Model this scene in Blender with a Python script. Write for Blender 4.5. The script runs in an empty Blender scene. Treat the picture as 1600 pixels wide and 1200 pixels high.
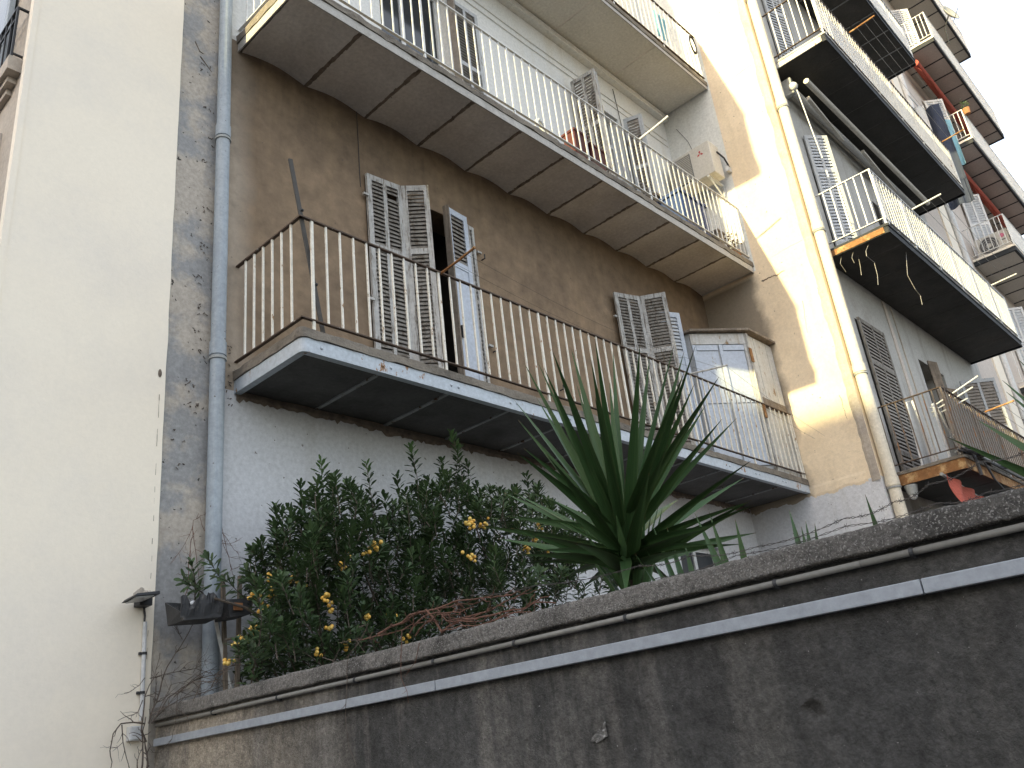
import bpy, math, random
import numpy as np
from mathutils import Vector, Matrix, noise as mnoise

random.seed(7)
R = random.random
def U(a, b): return random.uniform(a, b)
sc = bpy.context.scene
COL = sc.collection

# ------------------------------------------------------------------ camera
CAM = Vector((0, 0, 1.6))
YAW, PITCH, ROLL, FPX = math.radians(48.946), math.radians(22.973), math.radians(-6.857), 1363.0
fw = Vector((math.sin(YAW) * math.cos(PITCH), math.cos(YAW) * math.cos(PITCH), math.sin(PITCH)))
r0 = Vector((math.cos(YAW), -math.sin(YAW), 0)); u0 = r0.cross(fw)
cr = math.cos(ROLL) * r0 + math.sin(ROLL) * u0
cu = -math.sin(ROLL) * r0 + math.cos(ROLL) * u0
cam = bpy.data.cameras.new('camera'); co = bpy.data.objects.new('camera', cam); COL.objects.link(co)
m = Matrix((cr, cu, -fw)).transposed().to_4x4(); m.translation = CAM
co.matrix_world = m
cam.sensor_width = 36; cam.lens = FPX / 1600 * 36; cam.clip_start = .05; cam.clip_end = 2000
sc.camera = co

# ------------------------------------------------------------------ sky, sun, exposure
SUN_D = Vector((7.85, -.485, -1.95)).normalized()          # direction the sunlight travels
SUN_EL = math.asin(-SUN_D.z)
w = bpy.data.worlds.new('World'); sc.world = w; w.use_nodes = True
nt = w.node_tree; bgn = nt.nodes['Background']
sky = nt.nodes.new('ShaderNodeTexSky'); sky.sky_type = 'NISHITA'; sky.sun_disc = False
sky.sun_elevation = SUN_EL; sky.sun_rotation = math.atan2(-SUN_D.x, -SUN_D.y)
sky.air_density = 1.0; sky.dust_density = 2.0; sky.ozone_density = 1.0
veil = nt.nodes.new('ShaderNodeMix'); veil.data_type = 'RGBA'        # thin even veil of high cloud over the whole sky
veil.inputs[0].default_value = .56; veil.inputs[7].default_value = (2.55, 2.46, 2.40, 1)
nt.links.new(sky.outputs[0], veil.inputs[6]); nt.links.new(veil.outputs[2], bgn.inputs[0]); bgn.inputs[1].default_value = 0.15
sl = bpy.data.lights.new('sun', 'SUN'); sl.energy = 2.0; sl.angle = math.radians(.6); sl.color = (1, .87, .46)
so = bpy.data.objects.new('sun', sl); COL.objects.link(so)
so.rotation_euler = SUN_D.to_track_quat('-Z', 'Y').to_euler()
so.location = (-20, 5, 30)
sc.view_settings.view_transform = 'Standard'; sc.view_settings.look = 'None'
sc.view_settings.gamma = 1; sc.view_settings.use_curve_mapping = False
sc.view_settings.exposure = 2.3

def ray(px, py):
    return fw + (px - 800) / FPX * cr + (600 - py) / FPX * cu
def at(px, py, ax, val):
    d = ray(px, py); i = 'xyz'.index(ax)
    return CAM + d * ((val - CAM[i]) / d[i])

# ------------------------------------------------------------------ materials
def new_mat(name):
    mt = bpy.data.materials.new(name); mt.use_nodes = True
    n = mt.node_tree.nodes; l = mt.node_tree.links
    return mt, n, l, n['Principled BSDF']
def col4(c): return (c[0], c[1], c[2], 1)
def add_noise(n, l, vec, scale, detail=5, rough=.6, sc3=None):
    t = n.new('ShaderNodeTexNoise'); t.inputs['Scale'].default_value = scale
    t.inputs['Detail'].default_value = detail; t.inputs['Roughness'].default_value = rough
    if sc3:
        mp = n.new('ShaderNodeMapping'); mp.inputs['Scale'].default_value = sc3
        l.new(vec, mp.inputs['Vector']); vec = mp.outputs[0]
    l.new(vec, t.inputs['Vector'])
    return t.outputs['Fac']
def ramp(n, l, fac, a, b, ca=0., cb=1.):
    r = n.new('ShaderNodeMapRange'); r.inputs['From Min'].default_value = a; r.inputs['From Max'].default_value = b
    r.inputs['To Min'].default_value = ca; r.inputs['To Max'].default_value = cb
    l.new(fac, r.inputs['Value']); return r.outputs[0]
def mix(n, l, fac, a, b):
    x = n.new('ShaderNodeMix'); x.data_type = 'RGBA'
    l.new(fac, x.inputs[0]) if not isinstance(fac, float) else setattr(x.inputs[0], 'default_value', fac)
    for s, v in ((6, a), (7, b)):
        if isinstance(v, tuple): x.inputs[s].default_value = col4(v)
        else: l.new(v, x.inputs[s])
    return x.outputs[2]
def math_(n, l, op, a, b):
    x = n.new('ShaderNodeMath'); x.operation = op
    for i, v in enumerate((a, b)):
        if isinstance(v, (int, float)): x.inputs[i].default_value = v
        else: l.new(v, x.inputs[i])
    return x.outputs[0]
def surf(name, c1, c2, scale=3., c3=None, s3=1.2, t3=(.5, .7), streak=None, st=(.5, .75), stsc=(5, 5, .5),
         chip=None, chsc=14., cht=(.56, .6), chm=(1, 1, .45), rough=.85, bump=.15, bscale=60., spec=.3, obj=False, metal=0., spots=None, extra=None, bdist=.02, mott=.16, msc=28.):
    mt, n, l, b = new_mat(name)
    if obj:
        tc = n.new('ShaderNodeTexCoord'); oi = n.new('ShaderNodeObjectInfo')
        ad = n.new('ShaderNodeVectorMath'); ad.operation = 'ADD'
        l.new(tc.outputs['Object'], ad.inputs[0])
        ms = n.new('ShaderNodeVectorMath'); ms.operation = 'SCALE'; ms.inputs[3].default_value = 37.
        l.new(oi.outputs['Location'], ms.inputs[0]); l.new(ms.outputs[0], ad.inputs[1])
        P = ad.outputs[0]
    else:
        P = n.new('ShaderNodeNewGeometry').outputs['Position']
    f = ramp(n, l, add_noise(n, l, P, scale), .3, .7)
    c = mix(n, l, f, c1, c2)
    if c3: c = mix(n, l, ramp(n, l, add_noise(n, l, P, s3, 8, .65), *t3), c, c3)
    if streak: c = mix(n, l, ramp(n, l, add_noise(n, l, P, 1., 6, .6, stsc), *st), c, streak)
    if extra: c = extra(n, l, P, c)
    if mott:                                           # fine mottling: worn, uneven pigment
        mk = ramp(n, l, add_noise(n, l, P, msc, 6, .7), .32, .68, 1 - mott, 1 + mott * .7)
        vs = n.new('ShaderNodeVectorMath'); vs.operation = 'SCALE'; l.new(c, vs.inputs[0]); l.new(mk, vs.inputs[3]); c = vs.outputs[0]
    hgt = add_noise(n, l, P, bscale, 6, .7)
    if chip:
        k = ramp(n, l, add_noise(n, l, P, chsc, 7, .7, chm), *cht)
        c = mix(n, l, k, c, chip)
        hgt = math_(n, l, 'SUBTRACT', hgt, math_(n, l, 'MULTIPLY', k, .5))
    if spots:
        k = ramp(n, l, add_noise(n, l, P, spots[1], 3, .5), *spots[2])
        c = mix(n, l, k, c, spots[0])
    l.new(c, b.inputs['Base Color'])
    b.inputs['Roughness'].default_value = rough; b.inputs['Specular IOR Level'].default_value = spec
    b.inputs['Metallic'].default_value = metal
    if bump:
        bp = n.new('ShaderNodeBump'); bp.inputs['Strength'].default_value = bump; bp.inputs['Distance'].default_value = bdist
        l.new(hgt, bp.inputs['Height']); l.new(bp.outputs[0], b.inputs['Normal'])
    return mt
def sepz(n, l, P):
    s = n.new('ShaderNodeSeparateXYZ'); l.new(P, s.inputs[0]); return s.outputs

def tan_extra(n, l, P, c):
    s = sepz(n, l, P)
    wob = add_noise(n, l, P, 3., 5, .6)
    k = ramp(n, l, math_(n, l, 'ADD', s[0], math_(n, l, 'MULTIPLY', wob, .25)), 3.25, 3.45, 1, 0)
    c = mix(n, l, k, c, (.34, .28, .22))                              # paler render beside the pipe
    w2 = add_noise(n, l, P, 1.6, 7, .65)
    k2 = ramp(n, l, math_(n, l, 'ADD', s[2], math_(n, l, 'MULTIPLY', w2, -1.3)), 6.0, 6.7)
    c = mix(n, l, math_(n, l, 'MULTIPLY', k2, .55), c, (.11, .08, .055))  # uneven brown stain, darker towards the slab
    k3 = ramp(n, l, add_noise(n, l, P, 1., 6, .6, (3.5, 3.5, .35)), .52, .7)
    return mix(n, l, math_(n, l, 'MULTIPLY', k3, .35), c, (.31, .22, .135))
def wall_extra(n, l, P, c):
    s = sepz(n, l, P)
    wob = add_noise(n, l, P, 1.6, 6, .6, (1, 1, .4))
    k = ramp(n, l, math_(n, l, 'ADD', s[1], math_(n, l, 'MULTIPLY', wob, 2.2)), 4.6, 5.6)
    c = mix(n, l, k, c, (.46, .40, .32))
    k3 = ramp(n, l, add_noise(n, l, P, 1., 6, .65, (4.5, 4.5, .38)), .46, .62)
    kk = ramp(n, l, s[1], 1.1, 2.6, .12, 1)
    cc = mix(n, l, math_(n, l, 'MULTIPLY', math_(n, l, 'MULTIPLY', k3, kk), .85), c, (.27, .25, .225))
    g1 = ramp(n, l, add_noise(n, l, P, 85., 3, .6), .35, .65)
    return mix(n, l, math_(n, l, 'MULTIPLY', g1, .35), cc, (.03, .028, .026))
def cop_extra(n, l, P, c):
    s = sepz(n, l, P)
    wob = add_noise(n, l, P, 2., 5, .6)
    k = ramp(n, l, math_(n, l, 'ADD', s[1], math_(n, l, 'MULTIPLY', wob, 1.2)), .9, 2.3, .75, 0)
    return mix(n, l, k, c, (.075, .071, .066))
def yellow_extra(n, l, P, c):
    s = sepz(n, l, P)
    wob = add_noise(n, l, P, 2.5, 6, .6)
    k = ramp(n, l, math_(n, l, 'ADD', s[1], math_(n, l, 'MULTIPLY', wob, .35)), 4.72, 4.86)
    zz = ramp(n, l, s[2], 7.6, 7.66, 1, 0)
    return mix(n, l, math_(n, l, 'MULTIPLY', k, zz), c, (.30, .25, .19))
M = {}
M['white_render'] = surf('white_render', (.88, .80, .675), (.85, .765, .64), .6, mott=.03, c3=(.76, .70, .62), s3=.9, t3=(.45, .8), streak=(.72, .665, .585), st=(.58, .9), stsc=(1.3, 1.3, .2), bump=.10, bscale=45)
M['cement_band'] = surf('cement_band', (.42, .375, .325), (.47, .42, .36), 2.5, c3=(.30, .298, .297), s3=1.3, t3=(.48, .56), mott=.22, spots=((.05, .045, .04), 22, (.68, .70)), bump=.3, bscale=35)
M['tan_plaster'] = surf('tan_plaster', (.245, .175, .115), (.20, .143, .094), 2.2, c3=(.15, .108, .075), s3=1.3, t3=(.48, .75), spots=((.12, .09, .07), 26, (.69, .72)), bump=.3, bscale=30, extra=tan_extra, mott=.26, msc=6.)
M['lower_white'] = surf('lower_white', (.60, .605, .63), (.55, .555, .575), 1.5, streak=(.46, .45, .44), st=(.55, .85), stsc=(2.5, 2.5, .3), spots=((.2, .19, .18), 20, (.70, .72)), bump=.3, bscale=35)
M['upper_white'] = surf('upper_white', (.70, .70, .69), (.66, .66, .64), 1.2, streak=(.58, .54, .46), st=(.55, .9), stsc=(3, 3, .4), bump=.1)
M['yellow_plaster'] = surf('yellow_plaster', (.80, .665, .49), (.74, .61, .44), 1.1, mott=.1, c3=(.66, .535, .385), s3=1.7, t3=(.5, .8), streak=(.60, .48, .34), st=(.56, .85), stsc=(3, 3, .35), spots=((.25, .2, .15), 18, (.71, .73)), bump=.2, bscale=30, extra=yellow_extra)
M['side_white'] = surf('side_white', (.70, .70, .68), (.66, .655, .63), 1.4, streak=(.58, .55, .5), st=(.55, .9), stsc=(2, 2, .3), bump=.12)
M['corner_cement'] = surf('corner_cement', (.50, .44, .375), (.44, .385, .325), 3., c3=(.34, .30, .26), s3=2., t3=(.5, .7), bump=.3)
M['grey_plaster'] = surf('grey_plaster', (.46, .45, .43), (.41, .395, .375), 1.2, c3=(.33, .31, .28), s3=1.0, t3=(.5, .75), streak=(.24, .215, .185), st=(.52, .75), stsc=(4, 4, .3), bump=.2, bscale=30)
M['pink_plaster'] = surf('pink_plaster', (.58, .51, .46), (.54, .475, .42), 1.0, streak=(.44, .38, .33), st=(.58, .85), stsc=(3, 3, .3), bump=.12)
M['concrete_wall'] = surf('concrete_wall', (.068, .067, .065), (.110, .107, .103), 1.6, c3=(.046, .044, .042), s3=2.6, t3=(.45, .72), streak=(.13, .125, .115), st=(.52, .8), stsc=(6, 6, .6), spots=((.26, .25, .24), 70, (.725, .745)), bump=.9, bscale=75, extra=wall_extra, mott=.42, msc=26.)
M['coping'] = surf('coping', (.21, .195, .18), (.33, .31, .285), 30., extra=cop_extra, mott=.5, msc=55., c3=(.09, .084, .077), s3=3.4, t3=(.5, .68), spots=((.44, .42, .395), 150, (.56, .66)), bump=1., bscale=130, bdist=.03)
M['cement_scrape'] = surf('cement_scrape', (.17, .165, .155), (.12, .115, .11), 40., spots=((.3, .29, .28), 90, (.55, .65)), bump=.6, mott=.4)
M['zinc_pipe'] = surf('zinc_pipe', (.33, .375, .42), (.29, .33, .375), 2., streak=(.42, .45, .47), st=(.5, .8), stsc=(10, 10, .5), spots=((.15, .14, .13), 30, (.7, .72)), rough=.55, bump=.05)
M['cream_pipe'] = surf('cream_pipe', (.68, .625, .52), (.62, .565, .46), 2., streak=(.42, .34, .24), st=(.58, .8), stsc=(8, 8, .4), rough=.6, bump=.05)
M['slab_concrete'] = surf('slab_concrete', (.24, .21, .175), (.17, .15, .125), 6., c3=(.10, .088, .075), s3=4., t3=(.5, .7), bump=.6, bscale=50)
M['grey_fascia'] = surf('grey_fascia', (.44, .425, .40), (.38, .365, .34), 4., c3=(.2, .17, .14), s3=3, t3=(.6, .75), streak=(.52, .5, .47), st=(.5, .8), stsc=(8, 8, 1.), bump=.3, bscale=40)
M['beam_steel'] = surf('beam_steel', (.47, .515, .565), (.43, .475, .525), 3., chip=(.27, .15, .075), chsc=9., cht=(.64, .66), rough=.55, bump=.1)
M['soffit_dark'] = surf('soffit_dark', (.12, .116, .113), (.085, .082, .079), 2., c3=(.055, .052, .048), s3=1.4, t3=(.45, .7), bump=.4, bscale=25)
M['joist_grey'] = surf('joist_grey', (.31, .315, .32), (.25, .255, .26), 5., chip=(.1, .06, .04), bump=.1)
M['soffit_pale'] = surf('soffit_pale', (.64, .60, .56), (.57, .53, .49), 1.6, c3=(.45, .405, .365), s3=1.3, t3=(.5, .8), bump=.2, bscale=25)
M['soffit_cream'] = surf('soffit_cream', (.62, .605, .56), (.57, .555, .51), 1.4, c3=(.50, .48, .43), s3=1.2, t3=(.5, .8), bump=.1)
M['joint_dirt'] = surf('joint_dirt', (.25, .20, .16), (.12, .095, .075), 12., bump=.6)
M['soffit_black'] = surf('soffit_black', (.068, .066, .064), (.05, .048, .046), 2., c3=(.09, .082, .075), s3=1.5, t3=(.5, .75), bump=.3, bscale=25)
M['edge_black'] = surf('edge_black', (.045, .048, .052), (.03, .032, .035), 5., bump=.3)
M['joint_grey'] = surf('joint_grey', (.12, .118, .115), (.09, .088, .085), 8., bump=.1)
M['soffit_taupe'] = surf('soffit_taupe', (.50, .465, .42), (.46, .425, .385), 1.5, bump=.05)
M['white_rail'] = surf('white_rail', (.78, .75, .68), (.70, .66, .57), 8., chip=(.32, .19, .10), chsc=22., cht=(.61, .65), rough=.5, bump=.1)
M['white_rail_clean'] = surf('white_rail_clean', (.74, .74, .72), (.68, .68, .66), 6., chip=(.3, .2, .13), chsc=16., cht=(.68, .7), rough=.5, bump=.05)
M['rust_rail'] = surf('rust_rail', (.12, .082, .06), (.075, .056, .045), 14., chip=(.55, .53, .5), chsc=20., cht=(.63, .66), rough=.8, bump=.3)
M['rust'] = surf('rust', (.30, .15, .06), (.20, .095, .04), 10., c3=(.48, .32, .16), s3=8, t3=(.5, .65), rough=.9, bump=.5)
M['rusty_rail'] = surf('rusty_rail', (.20, .165, .135), (.15, .12, .098), 8., chip=(.26, .13, .06), chsc=12., cht=(.55, .62), rough=.8, bump=.2)
M['grey_shutter'] = surf('grey_shutter', (.50, .495, .48), (.39, .38, .365), 9., chip=(.17, .145, .12), chsc=48., cht=(.52, .62), chm=(1, 1, .10), rough=.8, bump=.4, bscale=90)
M['slat_wood'] = surf('slat_wood', (.25, .235, .215), (.19, .172, .152), 14., chip=(.12, .1, .08), chsc=18., cht=(.5, .6), rough=.85, bump=.3)
M['blue_door'] = surf('blue_door', (.50, .545, .62), (.46, .50, .575), 2., chip=(.34, .31, .28), chsc=12., cht=(.66, .68), rough=.7, bump=.1)
M['pale_slat'] = surf('pale_slat', (.52, .54, .57), (.44, .46, .49), 6., rough=.8, bump=.1)
M['old_paint'] = surf('old_paint', (.55, .545, .53), (.47, .46, .44), 4., chip=(.25, .17, .1), chsc=8., cht=(.58, .64), streak=(.34, .29, .23), st=(.55, .75), stsc=(9, 9, .5), rough=.8, bump=.25)
M['grey_shutter_clean'] = surf('grey_shutter_clean', (.46, .475, .49), (.42, .43, .445), 6., chip=(.2, .17, .14), chsc=14., cht=(.62, .66), rough=.75, bump=.1)
M['slat_brown'] = surf('slat_brown', (.28, .25, .225), (.22, .195, .17), 10., rough=.85, bump=.2)
M['iron'] = surf('iron', (.03, .032, .036), (.022, .023, .026), 8., rough=.5, bump=.05)
M['grey_bar'] = surf('grey_bar', (.085, .08, .075), (.06, .056, .053), 8., rough=.7, bump=.2)
M['pvc_grey'] = surf('pvc_grey', (.22, .212, .195), (.18, .174, .16), 3., rough=.5, bump=.05)
M['trunking'] = surf('trunking', (.30, .325, .365), (.275, .30, .335), 1.5, c3=(.225, .25, .285), s3=3., t3=(.55, .75), rough=.45, bump=.03)
M['black_plastic'] = surf('black_plastic', (.03, .032, .036), (.05, .05, .052), 8., c3=(.16, .15, .14), s3=9., t3=(.58, .7), rough=.6, bump=.2)
M['white_plastic'] = surf('white_plastic', (.62, .625, .63), (.57, .57, .575), 3., rough=.45, bump=.03)
M['ac_beige'] = surf('ac_beige', (.60, .57, .52), (.56, .53, .475), 3., rough=.45, bump=.02)
M['dark_grille'] = surf('dark_grille', (.12, .12, .125), (.09, .09, .095), 40., rough=.6, bump=.5)
M['wood'] = surf('wood', (.22, .18, .145), (.14, .115, .09), 8., streak=(.3, .25, .2), st=(.5, .7), stsc=(20, 20, 1), rough=.9, bump=.4)
M['reed'] = surf('reed', (.30, .285, .265), (.21, .195, .18), 30., rough=.9, bump=.5)
M['red_cloth'] = surf('red_cloth', (.42, .10, .07), (.34, .08, .055), 5., rough=.9, bump=.2)
M['navy_cloth'] = surf('navy_cloth', (.05, .06, .095), (.04, .05, .08), 5., rough=.9, bump=.2)
M['white_cloth'] = surf('white_cloth', (.7, .7, .7), (.62, .62, .63), 4., rough=.9, bump=.15)
M['blue_cloth'] = surf('blue_cloth', (.28, .5, .58), (.22, .42, .5), 4., rough=.9, bump=.15)
M['blue_plastic'] = surf('blue_plastic', (.02, .048, .16), (.016, .038, .125), 5., rough=.5, bump=.05)
M['red_plastic'] = surf('red_plastic', (.10, .022, .02), (.075, .018, .016), 6., rough=.7, bump=.1)
M['terracotta'] = surf('terracotta', (.36, .17, .08), (.28, .13, .06), 7., rough=.9, bump=.2)
M['grey_metal'] = surf('grey_metal', (.34, .35, .34), (.28, .29, .285), 5., rough=.5, bump=.05)
M['black_cable'] = surf('black_cable', (.03, .03, .034), (.045, .045, .05), 20., rough=.6, bump=.1)
M['blue_cable'] = surf('blue_cable', (.05, .058, .075), (.07, .078, .095), 20., rough=.6, bump=.1)
M['wire'] = surf('wire', (.05, .05, .053), (.085, .07, .06), 40., rough=.6, bump=.1)
M['pale_wire'] = surf('pale_wire', (.36, .34, .31), (.28, .26, .24), 20., rough=.6, bump=.1)
M['twig_red'] = surf('twig_red', (.17, .085, .06), (.11, .06, .045), 30., rough=.9, bump=.3)
M['twig_grey'] = surf('twig_grey', (.13, .105, .085), (.085, .066, .055), 30., rough=.9, bump=.3)
M['bark'] = surf('bark', (.12, .10, .08), (.075, .06, .05), 18., rough=.95, bump=.7)
M['soil'] = surf('soil', (.09, .07, .05), (.06, .048, .036), 4., bump=.8)
M['asphalt'] = surf('asphalt', (.05, .05, .05), (.065, .064, .062), 6., bump=.5)
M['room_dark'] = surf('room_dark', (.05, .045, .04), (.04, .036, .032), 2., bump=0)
M['block_facade'] = surf('block_facade', (.42, .38, .32), (.36, .33, .28), 1., bump=.1)
M['roof'] = surf('roof', (.2, .17, .15), (.16, .14, .12), 2., bump=.1)
M['pink_print'] = surf('pink_print', (.62, .18, .28), (.6, .17, .27), 4., bump=0, rough=.5)
M['red_print'] = surf('red_print', (.45, .05, .05), (.42, .05, .05), 4., bump=0, rough=.5)
M['grey_print'] = surf('grey_print', (.2, .2, .21), (.18, .18, .19), 4., bump=0, rough=.5)
def leafmat(name, c1, c2, rough, trans=.15):
    mt, n, l, b = new_mat(name)
    g = n.new('ShaderNodeNewGeometry')
    wn = ramp(n, l, g.outputs['Random Per Island'], 0, 1)
    f = math_(n, l, 'ADD', math_(n, l, 'MULTIPLY', wn, .6), math_(n, l, 'MULTIPLY', add_noise(n, l, g.outputs['Position'], 6.), .4))
    c = mix(n, l, f, c1, c2)
    l.new(c, b.inputs['Base Color']); b.inputs['Roughness'].default_value = rough
    b.inputs['Specular IOR Level'].default_value = .22
    tr = n.new('ShaderNodeBsdfTranslucent'); l.new(c, tr.inputs[0])
    ms = n.new('ShaderNodeMixShader'); ms.inputs[0].default_value = trans
    l.new(b.outputs[0], ms.inputs[1]); l.new(tr.outputs[0], ms.inputs[2])
    l.new(ms.outputs[0], n['Material Output'].inputs[0])
    return mt
M['bush_leaf'] = leafmat('bush_leaf', (.030, .054, .025), (.066, .108, .042), .42)
M['bush_leaf_young'] = leafmat('bush_leaf_young', (.065, .12, .045), (.10, .17, .06), .42)
M['dry_leaf'] = leafmat('dry_leaf', (.16, .09, .05), (.1, .06, .035), .8)
def yuccamat():
    mt, n, l, b = new_mat('yucca_leaf')
    tc = n.new('ShaderNodeTexCoord'); oi = n.new('ShaderNodeObjectInfo')
    f = add_noise(n, l, tc.outputs['UV'], 1., 4, .5, (26, .8, 1))
    c = mix(n, l, ramp(n, l, f, .35, .65), (.024, .060, .020), (.045, .098, .032))
    c = mix(n, l, math_(n, l, 'MULTIPLY', oi.outputs['Random'], .4), c, (.05, .085, .03))
    s = sepz(n, l, tc.outputs['UV'])
    k = ramp(n, l, math_(n, l, 'ABSOLUTE', math_(n, l, 'SUBTRACT', s[0], .5), 0), .44, .49)
    c = mix(n, l, math_(n, l, 'MULTIPLY', k, .6), c, (.10, .12, .05))
    tip = ramp(n, l, s[1], .965, .99)
    c = mix(n, l, tip, c, (.13, .08, .04))
    l.new(c, b.inputs['Base Color']); b.inputs['Roughness'].default_value = .45; b.inputs['Specular IOR Level'].default_value = .3
    bp = n.new('ShaderNodeBump'); bp.inputs['Strength'].default_value = .25; bp.inputs['Distance'].default_value = .003
    l.new(f, bp.inputs['Height']); l.new(bp.outputs[0], b.inputs['Normal'])
    return mt
M['yucca_leaf'] = yuccamat()
mt, n, l, b = new_mat('fruit_orange'); oi = n.new('ShaderNodeNewGeometry')
l.new(mix(n, l, oi.outputs['Random Per Island'], (.75, .40, .06), (.68, .50, .13)), b.inputs['Base Color']); b.inputs['Roughness'].default_value = .4
M['fruit'] = mt
mt, n, l, b = new_mat('window_glass'); b.inputs['Base Color'].default_value = (.03, .035, .04, 1); b.inputs['Roughness'].default_value = .08
M['glass'] = mt
mt, n, l, b = new_mat('lamp_glass'); b.inputs['Base Color'].default_value = (.55, .56, .58, 1); b.inputs['Roughness'].default_value = .25
M['lamp_glass'] = mt

# ------------------------------------------------------------------ mesh helpers
WL = {}
class MB:
    def __init__(s): s.v = []; s.f = []; s.uv = None
    def quadbox(s, pts):                                   # 8 points: bottom 4 ccw, top 4
        b = len(s.v); s.v += [tuple(p) for p in pts]
        for q in ((0, 3, 2, 1), (4, 5, 6, 7), (0, 1, 5, 4), (1, 2, 6, 5), (2, 3, 7, 6), (3, 0, 4, 7)): s.f.append(tuple(b + i for i in q))
        return s
    def box(s, x0, x1, y0, y1, z0, z1):
        return s.quadbox([(x0, y0, z0), (x1, y0, z0), (x1, y1, z0), (x0, y1, z0), (x0, y0, z1), (x1, y0, z1), (x1, y1, z1), (x0, y1, z1)])
    def bar(s, p, q, wd, ht, up=(0, 0, 1)):                 # rectangular bar
        p = Vector(p); q = Vector(q); d = (q - p).normalized(); up = Vector(up)
        if abs(d.dot(up)) > .98: up = Vector((0, 1, 0))
        sx = d.cross(up).normalized(); uy = sx.cross(d).normalized()
        a = sx * wd / 2; c = uy * ht / 2
        return s.quadbox([p - a - c, p + a - c, q + a - c, q - a - c, p - a + c, p + a + c, q + a + c, q - a + c])
    def tube(s, pts, r, n=8, r1=None, cap=True):
        pts = [Vector(p) for p in pts]; N = len(pts); b = len(s.v)
        prev = None
        for i, p in enumerate(pts):
            d = (pts[min(i + 1, N - 1)] - pts[max(i - 1, 0)]).normalized()
            if prev is None:
                up = Vector((0, 0, 1)) if abs(d.z) < .9 else Vector((1, 0, 0))
                a = d.cross(up).normalized()
            else: a = (prev - d * prev.dot(d)).normalized()
            prev = a; c = d.cross(a)
            rr = r if r1 is None else r + (r1 - r) * i / (N - 1)
            for k in range(n):
                t = 2 * math.pi * k / n
                s.v.append(tuple(p + a * math.cos(t) * rr + c * math.sin(t) * rr))
        for i in range(N - 1):
            for k in range(n):
                s.f.append((b + i * n + k, b + i * n + (k + 1) % n, b + (i + 1) * n + (k + 1) % n, b + (i + 1) * n + k))
        if cap:
            s.f.append(tuple(b + k for k in range(n))[::-1]); s.f.append(tuple(b + (N - 1) * n + k for k in range(n)))
        return s
    def prism(s, poly, z0, z1):
        b = len(s.v); n = len(poly)
        for z in (z0, z1): s.v += [(x, y, z) for x, y in poly]
        s.f.append(tuple(b + i for i in range(n))[::-1]); s.f.append(tuple(b + n + i for i in range(n)))
        for i in range(n): s.f.append((b + i, b + (i + 1) % n, b + n + (i + 1) % n, b + n + i))
        return s
    def grid(s, fn, nu, nv):
        b = len(s.v)
        for i in range(nu + 1):
            for j in range(nv + 1): s.v.append(tuple(fn(i / nu, j / nv)))
        for i in range(nu):
            for j in range(nv):
                a = b + i * (nv + 1) + j; s.f.append((a, a + nv + 1, a + nv + 2, a + 1))
        return s
    def ball(s, c, r, n=6, m=4, sc=(1, 1, 1)):
        b = len(s.v); c = Vector(c)
        s.v.append(tuple(c + Vector((0, 0, r * sc[2]))))
        for i in range(1, m):
            t = math.pi * i / m
            for k in range(n):
                a = 2 * math.pi * k / n
                s.v.append((c.x + r * sc[0] * math.sin(t) * math.cos(a), c.y + r * sc[1] * math.sin(t) * math.sin(a), c.z + r * sc[2] * math.cos(t)))
        s.v.append(tuple(c - Vector((0, 0, r * sc[2])))); e = len(s.v) - 1
        for k in range(n):
            s.f.append((b, b + 1 + k, b + 1 + (k + 1) % n)); s.f.append((e, e - n + (k + 1) % n, e - n + k))
            for i in range(m - 2):
                p = b + 1 + i * n
                s.f.append((p + k, p + n + k, p + n + (k + 1) % n, p + (k + 1) % n))
        return s
    def mesh(s, name, mat, c, smooth=False):
        me = bpy.data.meshes.new(name)
        v = np.array(s.v, dtype=float) - np.array(c)
        me.from_pydata(v.tolist(), [], s.f)
        if mat: me.materials.append(mat)
        if s.uv:
            uvl = me.uv_layers.new(name='UVMap')
            lv = np.empty(len(me.loops), dtype=np.int32); me.loops.foreach_get('vertex_index', lv)
            uvl.data.foreach_set('uv', np.array(s.uv, dtype=float)[lv].ravel())
        if smooth: me.shade_smooth()
        me.update(); return me
    def build(s, name, mat, parent=None, smooth=False, bevel=0, base=False):
        a = np.array(s.v); lo = a.min(0); hi = a.max(0); c = (lo + hi) / 2
        if base: c[2] = lo[2]
        o = link(name, s.mesh(name, M[mat] if isinstance(mat, str) else mat, c, smooth), c, parent)
        if bevel:
            md = o.modifiers.new('bevel', 'BEVEL'); md.width = bevel; md.segments = 2; md.limit_method = 'ANGLE'
        return o
def link(name, data, loc, parent=None):
    o = bpy.data.objects.new(name, data); COL.objects.link(o); loc = Vector(loc)
    WL[o.name] = loc
    if parent: o.parent = parent; o.location = loc - WL[parent.name]
    else: o.location = loc
    return o
def tag(o, label=None, cat=None, group=None, kind=None):
    if label: o['label'] = label
    if cat: o['category'] = cat
    if group: o['group'] = group
    if kind: o['kind'] = kind
    return o
def thing(name, loc, label, cat, group=None):
    return tag(link(name, None, loc), label, cat, group)
def inst(name, me, loc, parent): return link(name, me, loc, parent)

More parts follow.
